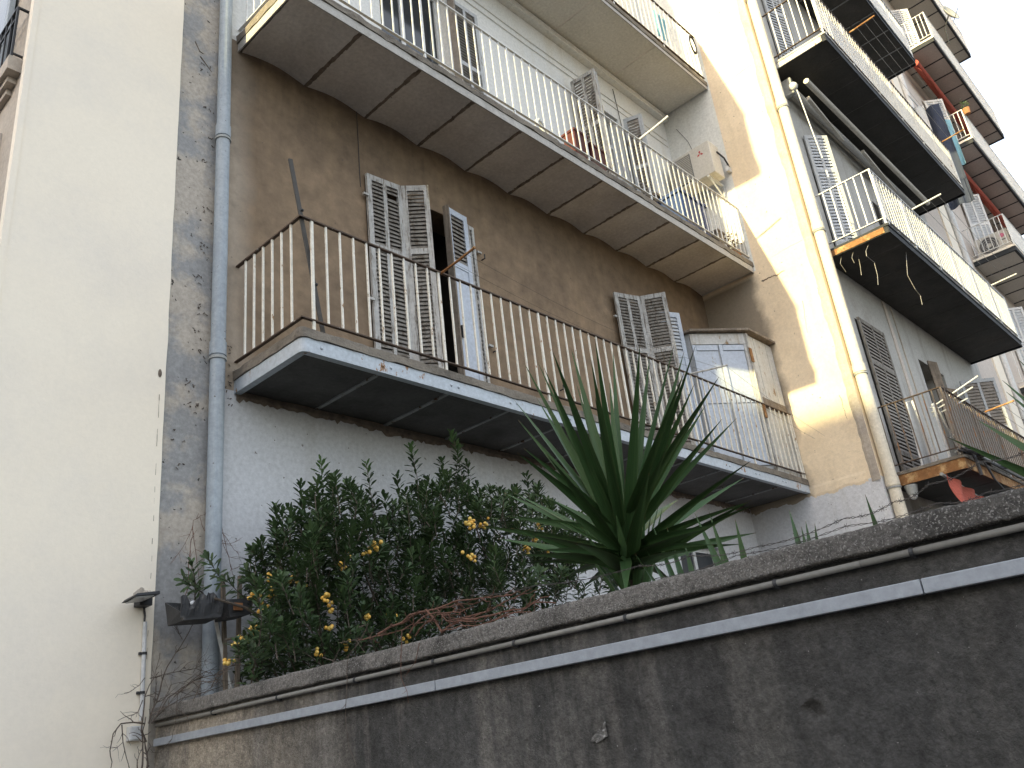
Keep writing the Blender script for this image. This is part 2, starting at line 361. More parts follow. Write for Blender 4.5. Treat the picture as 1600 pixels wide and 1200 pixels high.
def wall_with_holes(axis, a0, a1, z0, z1, d0, d1, holes):
    """wall box along axis ('x' or 'y'), front at d0 and back at d1, with rectangular openings (a0,a1,z0,z1)"""
    mb = MB()
    xs = sorted({a0, a1, *[h[0] for h in holes], *[h[1] for h in holes]})
    zs = sorted({z0, z1, *[h[2] for h in holes], *[h[3] for h in holes]})
    zs = [z for z in zs if z0 <= z <= z1]
    def solid(i, j):
        if i < 0 or j < 0 or i >= len(xs) - 1 or j >= len(zs) - 1: return False
        x = (xs[i] + xs[i + 1]) / 2; z = (zs[j] + zs[j + 1]) / 2
        return not any(h[0] < x < h[1] and h[2] < z < h[3] for h in holes)
    def P(a, d, z): return (a, d, z) if axis == 'x' else (d, a, z)
    def quad(*p):
        b = len(mb.v); mb.v += p; mb.f.append((b, b + 1, b + 2, b + 3))
    for i in range(len(xs) - 1):
        for j in range(len(zs) - 1):
            if not solid(i, j): continue
            p, q, s, t = xs[i], xs[i + 1], zs[j], zs[j + 1]
            quad(P(p, d0, s), P(q, d0, s), P(q, d0, t), P(p, d0, t)); quad(P(p, d1, s), P(p, d1, t), P(q, d1, t), P(q, d1, s))
            if not solid(i - 1, j): quad(P(p, d0, s), P(p, d0, t), P(p, d1, t), P(p, d1, s))
            if not solid(i + 1, j): quad(P(q, d0, s), P(q, d1, s), P(q, d1, t), P(q, d0, t))
            if not solid(i, j - 1): quad(P(p, d0, s), P(p, d1, s), P(q, d1, s), P(q, d0, s))
            if not solid(i, j + 1): quad(P(p, d0, t), P(q, d0, t), P(q, d1, t), P(p, d1, t))
    return mb
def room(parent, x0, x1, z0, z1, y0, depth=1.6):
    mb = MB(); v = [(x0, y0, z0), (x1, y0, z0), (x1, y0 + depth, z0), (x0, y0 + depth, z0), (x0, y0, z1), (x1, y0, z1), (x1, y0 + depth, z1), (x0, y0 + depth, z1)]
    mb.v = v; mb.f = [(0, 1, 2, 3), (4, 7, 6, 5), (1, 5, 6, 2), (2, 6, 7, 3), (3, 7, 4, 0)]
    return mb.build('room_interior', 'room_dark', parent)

# ------------------------------------------------------------------ setting
g = MB(); g.box(-600, 600, -600, 600, -.5, 0); tag(g.build('ground', 'asphalt'), kind='structure')
g = MB()
g.grid(lambda u, v: (2.9 + u * 8.05, -8 + v * 13.48, 1.55 + .08 * mnoise.noise((u * 12, v * 14, 0))), 50, 60)
tag(g.build('garden_soil', 'soil'), kind='structure')

# ------------------------------------------------------------------ balcony builder
def arc_path(x0, x1, yw, yo, r, off=0, right=False):
    """plan path of a balcony edge: wall -> left outer corner -> right end"""
    p = [(x0 - off, yw)]
    for k in range(7):
        t = math.pi / 2 * k / 6
        p.append((x0 - off + r - r * math.cos(t), yo - off + r - r * math.sin(t)))
    if right:
        for k in range(7):
            t = math.pi / 2 * k / 6
            p.append((x1 + off - r + r * math.sin(t), yo - off + r - r * math.cos(t)))
        p.append((x1 + off, yw))
    else: p.append((x1, yo - off))
    return p
def strip(path, z0, z1, th):
    """vertical strip of given thickness (towards the left of travel = inward) along a plan path"""
    mb = MB(); n = len(path); inner = []
    for i, (x, y) in enumerate(path):
        a = Vector(path[max(i - 1, 0)]); b = Vector(path[min(i + 1, n - 1)]); d = (b - a).normalized()
        inner.append((x - d.y * th, y + d.x * th))
    for i in range(n):
        mb.v += [(*path[i], z0), (*path[i], z1), (*inner[i], z1), (*inner[i], z0)]
    for i in range(n - 1):
        b = i * 4
        for k in range(4): mb.f.append((b + k, b + (k + 1) % 4, b + 4 + (k + 1) % 4, b + 4 + k))
    mb.f.append((0, 3, 2, 1)); e = (n - 1) * 4; mb.f.append((e, e + 1, e + 2, e + 3))
    return mb
def jitter(mb, amp, sc_, seed=0):
    out = []
    for v in mb.v:
        p = Vector(v) * sc_ + Vector((seed, seed * 2, 0))
        out.append(tuple(Vector(v) + Vector(mnoise.noise_vector(p)) * amp))
    mb.v = out; return mb
def refine_path(path, step=.08):
    out = []
    for a, b in zip(path[:-1], path[1:]):
        a = Vector(a); b = Vector(b); k = max(1, int((b - a).length / step))
        for i in range(k): out.append(tuple(a.lerp(b, i / k)))
    out.append(tuple(path[-1])); return out

def jitter_grid(j, x, jw, yo, yw, zs):
    mb = MB()
    mb.grid(lambda u, v: (x + (u - .5) * (jw + .02), yo + .016 + (yw - yo - .02) * v, zs + .006 + .010 * mnoise.noise((x * 9 + u * 3, v * 22, zs)) - .012 * math.sin(math.pi * u)), 4, 40)
    return mb
def balcony(bld, label, x0, x1, yw, yo, zb, zt, beam_z, slab_m, beam_m, soffit_m, joint_m, joint0, pitch, jw, zrail, rail_m, bal_m, zbot=None,
            spacing=.127, post_every=10, first_post=.11, flange=True, arch=0., right=False, corner_post=False, joist_proud=False, bt=.006, post=.011, stuff=False, rough_slab=.006, panels=True, r=.05):
    zbot = zbot or zt + .075
    path = refine_path(arc_path(x0, x1, yw, yo, r, .012, right))
    poly = [(x0, yw), *[p for p in arc_path(x0, x1, yw, yo, r, 0, right)[1:]]]
    if not right: poly.append((x1, yw))
    slab = MB()                                            # slab top with rough outer lip
    n = len(path); inner = poly
    prof = [(-.0, beam_z), (.0, zt - .008), (-.02, zt), (-.10, zt)]
    sp = MB()
    for i, (x, y) in enumerate(path):
        a = Vector(path[max(i - 1, 0)]); b = Vector(path[min(i + 1, n - 1)]); d = (b - a).normalized(); nx, ny = d.y, -d.x
        for o, z in [(-.10, beam_z), (0, beam_z), (0, beam_z + (zt - beam_z) * .5), (0, zt - .010), (-.015, zt), (-.10, zt)]:
            q = mnoise.noise_vector(Vector((x * 9, y * 9, z * 9))) * rough_slab
            sp.v.append((x + nx * o + q.x, y + ny * o + q.y, z + q.z))
    k = 6
    for i in range(n - 1):
        for j in range(k): sp.f.append((i * k + j, (i + 1) * k + j, (i + 1) * k + (j + 1) % k, i * k + (j + 1) % k))
    sp.f.append(tuple(range(k))); sp.f.append(tuple((n - 1) * k + j for j in range(k))[::-1])
    ip = [(max(x, x0 + .06) if not right else min(max(x, x0 + .06), x1 - .06), max(y, yo + .06)) for x, y in [(x0, yw), (x0, yo), (x1, yo), (x1, yw)]]
    sp.prism([ip[0], ip[1], ip[2], ip[3]], beam_z - .004, zt - .004)
    root = tag(sp.build('balcony', slab_m, bld), label)
    # edge beam
    bpth = arc_path(x0, x1, yw, yo, r, 0, right)
    eb = strip(bpth, zb, beam_z - .002, .012)
    if flange:
        f2 = strip(bpth, zb - .010, zb - .0005, .055); b0 = len(eb.v); eb.v += f2.v; eb.f += [tuple(i + b0 for i in f) for f in f2.f]
    eb.build('edge_beam', beam_m, root)
    # soffit panels and joists
    xs = []; x = joint0
    while x < x1 - .05: xs.append(x); x += pitch
    cuts = [x0 + .02] + xs + [x1 - (.02 if right else 0)]
    zs = zb + .02
    if panels:
        for a, b in zip(cuts[:-1], cuts[1:]):
            w2 = jw / 2; aa, bb = a + w2, b - w2
            if bb - aa < .05: continue
            mb = MB()
            def fn(u, v, aa=aa, bb=bb):
                xx = aa + (bb - aa) * u; yy = yo + .014 + (yw - yo - .016) * v
                e = 0
                if u in (0, 1): e = .010 * mnoise.noise((xx * 3, yy * 14, zb))
                return (xx + e, yy, zs + arch * math.sin(math.pi * u) + .006 * mnoise.noise((xx * 4, yy * 4, zb)))
            nu, nv = 10, 14
            mb.grid(fn, nu, nv)
            b0 = len(mb.v)
            # thickness: skirt up
            mb.v += [(v[0], v[1], zs + arch + .05) for v in mb.v]
            for i in range(nu):
                for j in (0, nv):
                    p = i * (nv + 1) + j; q = p + nv + 1; mb.f.append((p, q, q + b0, p + b0))
            for j in range(nv):
                for i in (0, nu):
                    p = i * (nv + 1) + j; q = p + 1; mb.f.append((p, q, q + b0, p + b0))
            mb.build('soffit_panel', soffit_m, root)
        for x in xs:
            j = MB()
            if joist_proud: j.box(x - jw / 2 - .002, x + jw / 2 + .002, yo + .016, yw - .003, zs - .012, zs + .05)
            else: j.box(x - jw / 2 - .02, x + jw / 2 + .02, yo + .016, yw - .003, zs + .004, zs + .05); j = jitter_grid(j, x, jw, yo, yw, zs) if arch else j
            j.build('joist', joint_m, root)
    # railing
    ry = yo + .012; rx = x0 + .014; rx1 = x1 - .014
    ends = [((rx, yw), (rx, ry)), ((rx, ry), (rx1, ry))] + ([((rx1, ry), (rx1, yw))] if right else [])
    for zc, hh, nm in ((zrail, .012, 'handrail'), (zbot, .010, 'bottom_rail')):
        mb = MB()
        for a, b in ends:
            a = Vector((*a, zc)); b = Vector((*b, zc)); d = (b - a).normalized() * .0135
            mb.bar(a - (d if a.y < yw - .01 else d * 0), b + (d * .97 if b.y < yw - .01 else d * 0), .028, hh)
        mb.build(nm, rail_m, root)
    h = zrail - zbot
    bm_ = MB().box(-bt, bt, -bt, bt, -h / 2 + .005, h / 2 - .006).mesh('baluster', M[bal_m], (0, 0, 0))
    hp = zrail - zt
    pm_ = MB().box(-post, post, -post * .7, post * .7, -hp / 2, hp / 2 - .006).mesh('post', M[bal_m], (0, 0, 0))
    joined = MB()
    def put(x, y, ispost):
        if stuff:
            z0, z1 = (zt, zrail - .006) if ispost else (zbot, zrail - .006); q = post if ispost else bt
            joined.box(x - q, x + q, y - q, y + q, z0, z1); return
        z = (zt + zrail) / 2 if ispost else (zbot + zrail) / 2
        inst('post' if ispost else 'baluster', pm_ if ispost else bm_, (x, y, z), root)
    ns = max(1, round((yw - yo) / spacing))
    for i in range(1, ns): put(rx, yw - (yw - ry) * i / ns, False)
    if right:
        for i in range(1, ns): put(rx1, yw - (yw - ry) * i / ns, False)
    if corner_post: put(rx, ry, True)
    i = 0; x = x0 + first_post
    while x < rx1 - .03:
        put(x, ry, i % post_every == 0); x += spacing; i += 1
    put(rx1, ry, True)
    if stuff: tag(joined.build('baluster_row', bal_m, root), kind='stuff')
    return root

# ------------------------------------------------------------------ shutters
SLATS = {}
def leaf(bld, p0, p1, z0, z1, rails, mids=1, frame_m='grey_shutter', slat_m='slat_wood', sw=.052, th=.032, pitch=.05, name='shutter', label=None, joined=False, solid_below=None, broken=0.0, solid_m='blue_door'):
    """louvred leaf between plan points p0 and p1; rails = heights of cross rails (0..1); mids = inner vertical stiles"""
    p0 = Vector((*p0, 0)); p1 = Vector((*p1, 0)); d = (p1 - p0); W = d.length; d.normalize(); nrm = Vector((d.y, -d.x, 0))   # outward
    H = z1 - z0
    def pt(a, z, o): return p0 + d * a + nrm * o + Vector((0, 0, z))
    def bx(mb, a0, a1, za, zb_, o0, o1):
        mb.quadbox([pt(a0, za, o1), pt(a1, za, o1), pt(a1, za, o0), pt(a0, za, o0), pt(a0, zb_, o1), pt(a1, zb_, o1), pt(a1, zb_, o0), pt(a0, zb_, o0)])
    fr = MB()
    bx(fr, 0, sw, z0, z1, -th / 2, th / 2); bx(fr, W - sw, W, z0, z1, -th / 2, th / 2)
    zr = [z0 + sw * .6] + [z0 + H * t for t in rails] + [z1 - sw * .6]
    for z in zr: bx(fr, sw, W - sw, z - sw * .6, z + sw * .6, -th / 2 + .002, th / 2 - .002)
    cols = []; inner = W - 2 * sw
    mw = sw * .8
    for k in range(mids + 1):
        a = sw + (inner - mids * mw) / (mids + 1) * k + mw * k; cols.append((a, a + (inner - mids * mw) / (mids + 1)))
    for k in range(mids):
        a = cols[k][1]
        for za, zb_ in zip(zr[:-1], zr[1:]): bx(fr, a, a + mw, za + sw * .6, zb_ - sw * .6, -th / 2 + .003, th / 2 - .003)
    o = fr.build(name, frame_m, bld)
    if label: tag(o, label)
    jn = MB()
    for a, b in cols:
        for q, (za, zb_) in enumerate(zip(zr[:-1], zr[1:])):
            za += sw * .6; zb_ -= sw * .6
            if solid_below is not None and q < solid_below:
                pb = MB(); bx(pb, a, b, za, zb_, -.006, .006); pb.build('door_panel', solid_m, o); continue
            n = max(1, int((zb_ - za) / pitch))
            for i in range(n):
                if R() < broken * .2: continue
                zc = za + (i + .5) * (zb_ - za) / n
                s = MB() if not joined else jn
                tl = U(-.004, .004) + (U(-.012, .012) if R() < broken else 0); t = .009 + U(-.002, .002)
                # tilted slat: inner edge higher
                lo, hi = -.5 * pitch * 1.12, .5 * pitch * 1.12
                P8 = []
                for (oo, zz) in ((th * .42, lo), (-th * .42, hi)):
                    P8.append((oo, zz))
                q0 = [pt(a + .002, zc + P8[0][1] + tl, P8[0][0]), pt(b - .002, zc + P8[0][1] - tl, P8[0][0]), pt(b - .002, zc + P8[1][1] - tl, P8[1][0]), pt(a + .002, zc + P8[1][1] + tl, P8[1][0])]
                s.quadbox(q0 + [v + Vector((0, 0, t)) for v in q0])
                if not joined: s.build('slat', slat_m, o)
    if joined and jn.v: tag(jn.build('slat_row', slat_m, o), kind='stuff')
    return o

# ================================================================== WHITE RENDERED BUILDING (left)
wb = thing('apartment_house', (2.0, 8, 0), 'tall pale building at the left edge with a smooth blank rendered wall', 'building')
XL, XE = 1.457, 2.589
# front blank wall as a fine grid, ragged right edge
mb = MB()
mb.grid(lambda u, v: (XL + (XE - XL) * u + (.006 * mnoise.noise((v * 60, 1, 0)) if u == 1 else 0), 5.47 + .004 * mnoise.noise((u * 3, v * 20, 0)), 15 * v), 8, 300)
b0 = len(mb.v); nv = 301
for k in range(nv):
    v = mb.v[8 * nv + k]; mb.v.append((v[0], 5.52, v[2]))
for k in range(300): mb.f.append((8 * nv + k, b0 + k, b0 + k + 1, 8 * nv + k + 1))
mb.build('front_wall', 'white_render', wb, smooth=False)
MB().box(XL, XE - .03, 5.53, 22, 0, 15.2).build('side_wall', 'corner_cement', wb)
MB().box(XL - .25, XE, 5.45, 22, 15.2, 15.5).build('roof', 'roof', wb)
# thin corner bead on left edge
MB().box(XL - .012, XL + .03, 5.462, 5.53, 0, 15.2).build('corner_bead', 'white_render', wb)
# side balcony, cornices, dark door
bz = 6.60
bal = tag(MB().box(1.365, XL, 5.58, 8.4, bz - .10, bz + .02).build('balcony', 'corner_cement', wb), 'shallow stone window ledge with black iron guard rail')
MB().box(1.395, XL - .002, 5.66, 8.3, bz - .15, bz - .102).build('moulding', 'corner_cement', bal)
MB().box(1.42, XL - .002, 5.74, 8.2, bz - .20, bz - .152).build('moulding', 'corner_cement', bal)
hr = MB(); rx_ = 1.385; zt_ = bz + .50
hr.bar((rx_, 5.60, zt_), (XL, 5.60, zt_), .018, .014); hr.bar((rx_, 5.60, zt_), (rx_, 8.36, zt_), .018, .014); hr.bar((rx_, 5.60, bz + .06), (XL, 5.60, bz + .06), .014, .012)
hr.bar((rx_, 5.60, bz + .06), (rx_, 8.36, bz + .06), .014, .012); hr.bar((rx_, 5.60, bz + .40), (rx_, 8.36, bz + .40), .012, .012); hr.bar((rx_, 5.60, bz + .02), (rx_, 5.60, zt_), .016, .016, (0, 1, 0)); hr.build('railing_frame', 'iron', bal)
bmE = MB().box(-.006, .006, -.006, .006, -.22, .22).mesh('baluster', M['iron'], (0, 0, 0))
for i in range(1, 24): inst('baluster', bmE, (rx_, 5.60 + i * .11, bz + .28), bal)
MB().box(XL - .012, XL + .01, 5.95, 7.3, 4.2, 6.0).build('window_recess', 'room_dark', wb)
MB().box(XL - .05, XL - .002, 5.83, 5.95, 4.0, 6.12).build('window_surround', 'pink_plaster', wb)
MB().box(XL - .05, XL - .002, 5.95, 7.4, 6.0, 6.12).build('window_surround', 'pink_plaster', wb)
MB().box(XL - .02, XL + .01, 5.95, 7.3, 6.75, 8.8).build('door_glass', 'glass', wb)
MB().box(XL - .06, XL - .022, 5.90, 5.97, 6.58, 8.9).build('door_frame', 'zinc_pipe', wb)

# ================================================================== RECESSED BUILDING (brown facade)
FY = 5.5; XR = 10.95
rb = thing('recessed_facade', (6.8, 8, 0), 'old building with stained brown storey between white storeys behind the garden', 'building')
W1 = (4.50, 5.93, 4.53, 6.93); W2 = (8.50, 9.50, 4.53, 6.90)
W3 = (4.85, 5.90, 7.92, 10.35); W4 = (8.72, 9.48, 7.92, 10.30); W0 = (8.95, 9.95, 2.9, 3.72)
XB = 3.0
wall_with_holes('x', XB, XR, 0, 4.35, FY, FY + .3, [W0]).build('ground_floor_wall', 'lower_white', rb)
wall_with_holes('x', XB, XR, 4.35, 7.80, FY, FY + .3, [W1, W2]).build('first_floor_wall', 'tan_plaster', rb)
wall_with_holes('x', XB, XR, 7.80, 15.0, FY, FY + .3, [W3, W4]).build('upper_wall', 'upper_white', rb)
jit = MB()
jit.grid(lambda u, v: (XE - .05 + (XB - XE + .05) * u, FY - .006 + .006 * mnoise.noise((u * 4, v * 40, 3)), 15 * v), 6, 200)
jit.build('cement_strip', 'cement_band', rb)
MB().box(XE - .02, XB - .005, FY + .012, FY + .3, 0, 15).build('strip_core', 'cement_band', rb)
MB().box(XE, XR, FY + 2.2, 16, 0, 15).build('rear_block', 'tan_plaster', rb)
MB().box(XE, XR, FY - .05, 16, 15.002, 15.3).build('roof', 'roof', rb)
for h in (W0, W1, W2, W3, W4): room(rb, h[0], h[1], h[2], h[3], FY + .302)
MB().box(5.915, 7.3, FY - .012, FY - .002, 9.0, 9.03).build('cable', 'black_cable', rb) if False else None

# balconies
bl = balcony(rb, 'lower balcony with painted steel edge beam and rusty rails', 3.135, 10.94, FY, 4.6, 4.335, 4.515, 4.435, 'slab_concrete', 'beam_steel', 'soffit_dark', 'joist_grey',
             3.867, .711, .028, 5.437, 'rust_rail', 'white_rail', joist_proud=True, rough_slab=.012, bt=.007)
rv = MB().ball((0, 0, 0), .013, 8, 4, (1, .6, 1)).mesh('rivet', M['beam_steel'], (0, 0, 0), True)
for x in [3.3, 3.84, 3.92, 4.55, 4.63, 5.24, 5.32, 5.95, 6.03, 6.67, 6.75, 7.4, 7.47, 8.1, 8.18, 8.82, 8.9, 9.52, 9.6, 10.2, 10.28]:
    inst('rivet', rv, (x + U(-.01, .01), 4.597, 4.385 + U(-.006, .006)), bl)
bu = balcony(rb, 'middle balcony with pale vaulted underside and white rails', 3.12, 10.94, FY, 4.61, 7.675, 7.86, 7.775, 'slab_concrete', 'grey_fascia', 'soffit_pale', 'joint_dirt',
             3.84, .706, .034, 8.81, 'white_rail_clean', 'white_rail_clean', arch=.05, flange=False, rough_slab=.016, first_post=.22)
bt_ = balcony(rb, 'top balcony with cream underside and white rails', 3.12, 10.94, FY, 4.61, 11.09, 11.25, 11.16, 'slab_concrete', 'grey_fascia', 'soffit_cream', 'soffit_pale',
              3.84, 1.41, .03, 12.2, 'rust_rail', 'white_rail_clean', flange=False, first_post=.3)
MB().box(3.12, 10.94, 5.40, 5.497, 10.98, 11.085).build('cove', 'upper_white', rb)

# shutters and doors, first floor
SZ0, SZ1 = 4.545, 6.96
leaf(rb, (4.492, 5.467), (4.898, 5.425), SZ0, SZ1, (.10, .66), 1, label='weathered grey louvred shutter leaf, paint flaking', pitch=.043, broken=.06)
leaf(rb, (4.902, 5.42), (5.105, 5.245), SZ0, SZ1, (.10, .68), 0, label='weathered louvred shutter leaf folded outward', pitch=.043, broken=.05)
MB().quadbox([(5.455, 5.42, SZ0), (5.475, 5.36, SZ0), (5.505, 5.37, SZ0), (5.485, 5.43, SZ0), (5.455, 5.42, SZ1), (5.475, 5.36, SZ1), (5.505, 5.37, SZ1), (5.485, 5.43, SZ1)]).build('door_edge', 'wood', rb)
d1 = leaf(rb, (5.475, 5.40), (5.80, 5.43), SZ0, SZ1 + .0, (.72,), 0, frame_m='blue_door', slat_m='slat_wood', solid_below=1, pitch=.05, broken=.5, label='pale blue shutter leaf with solid lower panel and lock', sw=.06)
MB().box(5.51, 5.555, 5.352, 5.385, 5.42, 5.55).build('lock', 'iron', d1, bevel=.006)
leaf(rb, (5.82, 5.455), (5.935, 5.47), SZ0, SZ1 - .06, (.1, .6), 0, joined=True, pitch=.05, sw=.04)
leaf(rb, (8.413, 5.43), (8.80, 5.30), SZ0, SZ1 - .06, (.10, .66), 1, label='grey louvred shutter leaf behind the big yucca', pitch=.043, broken=.04)
leaf(rb, (8.80, 5.295), (8.987, 5.02), SZ0, SZ1 - .06, (.10, .66), 0, label='grey louvred shutter leaf folded outward behind the big yucca', pitch=.043, broken=.04)
leaf(rb, (9.20, 5.30), (9.50, 5.17), SZ0, SZ1 - .15, (.72,), 0, frame_m='blue_door', slat_m='pale_slat', solid_below=1, pitch=.05, label='pale blue shutter leaf beside the balcony cabinet', sw=.06)
hm = MB(); hm.box(-.03, .03, -.012, .012, -.012, .012); hm = hm.mesh('hinge', M['grey_shutter'], (0, 0, 0))
for (x, y, z) in [(4.47, 5.455, 6.7), (4.47, 5.455, 5.55), (4.47, 5.455, 4.8), (8.39, 5.44, 6.55), (8.39, 5.44, 5.2), (6.0, 5.47, 6.62), (6.02, 5.47, 5.5)]: inst('hinge', hm, (x, y, z), rb)
st = MB().tube([(0, 0, 0), (0, -.05, 0), (0, -.05, .05)], .008, 6).mesh('shutter_stop', M['iron'], (0, 0, 0))
for (x, z) in [(6.05, 6.55), (6.07, 5.45), (7.1, 5.25)]: inst('shutter_stop', st, (x, 5.49, z), rb)

# second floor windows, frames, shutters
def window_frame(bld, x0, x1, z0, z1, y, mull=(.5,), trans=None, mat='white_plastic', fw_=.06, name='window'):
    mb = MB(); mb.box(x0, x0 + fw_, y, y + .06, z0, z1).box(x1 - fw_, x1, y, y + .06, z0, z1).box(x0 + fw_, x1 - fw_, y + .002, y + .058, z0, z0 + fw_).box(x0 + fw_, x1 - fw_, y + .002, y + .058, z1 - fw_, z1)
    for t in mull:
        xm = x0 + (x1 - x0) * t; mb.box(xm - fw_ / 2, xm + fw_ / 2, y + .004, y + .056, z0 + fw_, z1 - fw_)
    if trans:
        zt = z0 + (z1 - z0) * trans; mb.box(x0 + fw_, x1 - fw_, y - .003, y + .05, zt - .03, zt + .03)
    o = mb.build(name, mat, bld)
    xs = [x0 + fw_] + [x0 + (x1 - x0) * t for t in mull] + [x1 - fw_]
    for a, b in zip(xs[:-1], xs[1:]): MB().box(a, b, y + .025, y + .031, z0 + fw_, z1 - fw_).build('pane', 'glass', o)
    return o
window_frame(rb, W3[0], W3[1], W3[2], W3[3], 5.62, (.42,), None)
window_frame(rb, W4[0], W4[1], W4[2], W4[3], 5.64, (.45,), .80)
window_frame(rb, W0[0], W0[1], W0[2], W0[3], 5.6, (.5,), None)
leaf(rb, (5.96, 5.46), (6.42, 5.455), 7.95, 10.3, (.12, .58), 1, 'grey_shutter_clean', 'slat_wood', joined=True, label='grey louvred shutter leaf flat on the white wall', pitch=.045)
leaf(rb, (5.915, 5.45), (5.93, 5.36), 7.95, 10.3, (.12, .58), 0, 'slat_brown', 'slat_brown', joined=True, pitch=.05)
leaf(rb, (8.30, 5.45), (8.34, 5.05), 7.95, 10.3, (.12, .62), 1, 'grey_shutter', 'slat_wood', joined=True, pitch=.05)
leaf(rb, (8.36, 5.05), (8.66, 5.36), 7.95, 10.25, (.12, .62), 0, 'grey_shutter', 'slat_wood', joined=True, pitch=.05)
leaf(rb, (9.50, 5.42), (9.60, 5.16), 7.95, 10.25, (.12, .6), 0, 'grey_shutter_clean', 'slat_brown', joined=True, pitch=.05)
leaf(rb, (9.61, 5.17), (9.95, 5.45), 7.95, 10.25, (.12, .6), 0, 'grey_shutter_clean', 'pale_slat', joined=True, pitch=.05)
mb = MB()
for i in range(260):
    x_ = 3.15 + i * .03; h_ = .03 + .05 * abs(mnoise.noise((x_ * 4, 1, 0))) + .05 * abs(mnoise.noise((x_ * 19, 7, 0))) + U(0, .02)
    mb.v += [(x_, 5.4965, 4.352), (x_ , 5.488, 4.33 - h_ * .4), (x_ + U(-.01, .01), 5.4965, 4.335 - h_)]
for i in range(259):
    for j in range(2): a_ = i * 3 + j; mb.f.append((a_, a_ + 1, a_ + 4, a_ + 3))
tag(mb.build('black_growth', 'joint_dirt', rb), kind='stuff')
mb = MB()
for zc in (7.3, 6.9, 6.55, 6.3, 5.85, 5.5, 5.2, 4.95, 4.72, 4.6, 4.3, 4.15, 3.9, 3.7):
    xc = 2.86 - U(0, .05) if zc > 4.5 else 2.75 + U(-.06, .1)
    for k in range(random.randint(3, 7)):
        p_ = Vector((xc + U(-.045, .045), 5.488, zc + U(-.05, .05))); q_ = [p_]
        for j in range(3): q_.append(q_[-1] + Vector((U(-.014, .014), U(-.004, .003), U(-.014, .014))))
        mb.tube(q_, U(.0025, .005), 4, .002)
for k in range(26):
    p_ = Vector((3.02 + U(0, .10), 5.492, U(4.2, 4.75))); mb.tube([p_, p_ + Vector((U(-.02, .02), -.004, U(-.02, .02)))], .004, 4)
tag(mb.build('dead_tendrils', 'twig_grey', rb), kind='stuff')
# surface cable and cracks
MB().tube([(4.44, 5.497, 7.75), (4.443, 5.497, 7.3), (4.441, 5.497, 6.95), (4.445, 5.497, 6.8)], .0035, 6).build('wall_cable', 'black_cable', rb)
MB().tube([(9.5, 5.49, 10.9), (9.52, 5.485, 10.5), (9.56, 5.48, 9.6)], .006, 6).build('wall_cable', 'black_cable', rb)
for dz in (0, .12): MB().tube([(5.95, 5.49, 10.52 + dz), (7.5, 5.488, 10.49 + dz), (9.4, 5.49, 10.5 + dz), (10.9, 5.49, 10.48 + dz)], .006, 5).build('wall_cable', 'ac_beige', rb)

# ================================================================== PROJECTING BUILDING (yellow flank + grey facade)
F2 = 3.67
pb = thing('projecting_building', (14, 6, 0), 'building with sunlit yellow flank wall and grey balconied front at right', 'building')
def ybox(y0, y1, z0, z1, mat, nm, x=XR, th=.3):
    return MB().box(x, x + th, y0, y1, z0, z1).build(nm, mat, pb)
ybox(F2, FY + .29, 0, 4.30, 'lower_white', 'flank_wall')
ybox(F2, FY + .29, 4.30, 7.70, 'yellow_plaster', 'flank_wall')
ybox(F2, 4.58, 7.70, 17.6, 'yellow_plaster', 'flank_wall')
ybox(4.58, FY + .29, 7.70, 17.6, 'side_white', 'flank_wall')
# ragged lower edge of the yellow coat (thin coat over the white) and corner strip
mb = MB()
mb.grid(lambda u, v: (XR - .006 if 0 < v < 1 else XR + .001, F2 + .16 + (FY - F2 - .17) * u, (4.26 + .06 * mnoise.noise((u * 9, 2, 0)) + .03 * mnoise.noise((u * 40, 5, 0))) * (1 - v) + 4.42 * v), 60, 4)
mb.build('plaster_edge', 'yellow_plaster', pb)
mb = MB()
mb.grid(lambda u, v: (XR - .014 + (0.0 if u < 1 else .016), F2 - .002 + (.13 + .03 * mnoise.noise((3, v * 30, 0)) + .015 * mnoise.noise((3, v * 110, 0))) * u, 4.25 + 13.3 * v), 3, 260)
mb.build('corner_strip', 'corner_cement', pb)
# horizontal pour joints and cracks in the flank
def crack(pts, wd=.004, mat='joint_dirt', parent=pb, x=XR - .001):
    mb = MB(); out = []
    for a, b in zip(pts[:-1], pts[1:]):
        for k in range(6):
            t = k / 6; out.append((x, a[0] + (b[0] - a[0]) * t + U(-.008, .008), a[1] + (b[1] - a[1]) * t + U(-.008, .008)))
    out.append((x, *pts[-1])); mb.tube(out, wd, 4, wd * .5); return mb.build('crack', mat, parent)
crack([(3.82, 11.05), (4.35, 11.02)], .003, 'corner_cement'); crack([(3.82, 7.83), (4.3, 7.79)], .003, 'corner_cement')
p = at(1305, 435, 'x', XR); q = at(1345, 412, 'x', XR)
crack([at(a_, b_, 'x', XR)[1:] for a_, b_ in ((1190, 440), (1199, 435), (1208, 431), (1215, 430), (1221, 424), (1226, 423))], .010)
crack([at(1254, 470, 'x', XR)[1:], at(1262, 520, 'x', XR)[1:]], .003)
crack([at(1312, 618, 'x', XR)[1:], at(1324, 655, 'x', XR)[1:]], .004)
H1 = (11.78, 12.9, 7.72, 9.95); H0 = (11.72, 12.65, 4.46, 6.75); H0b = (14.2, 15.4, 4.46, 6.75); H2 = (11.78, 12.9, 11.15, 13.3); H1b = (14.5, 15.7, 7.72, 9.95)
wall_with_holes('x', XR + .3, 18.1, 0, 17.6, F2, F2 + .3, [H0, H0b, H1, H1b, H2]).build('front_wall', 'grey_plaster', pb)
MB().box(XR, XR + .298, F2 + .001, F2 + .002, 0, 17.6) if False else None
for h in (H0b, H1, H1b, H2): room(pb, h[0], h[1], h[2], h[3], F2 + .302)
MB().box(XR + .3, 18.1, F2 + 2.2, 15, 0, 17.6).build('rear_block', 'grey_plaster', pb)
MB().box(XR - .02, 18.1, F2 - .1, 15, 17.602, 17.9).build('roof', 'roof', pb)
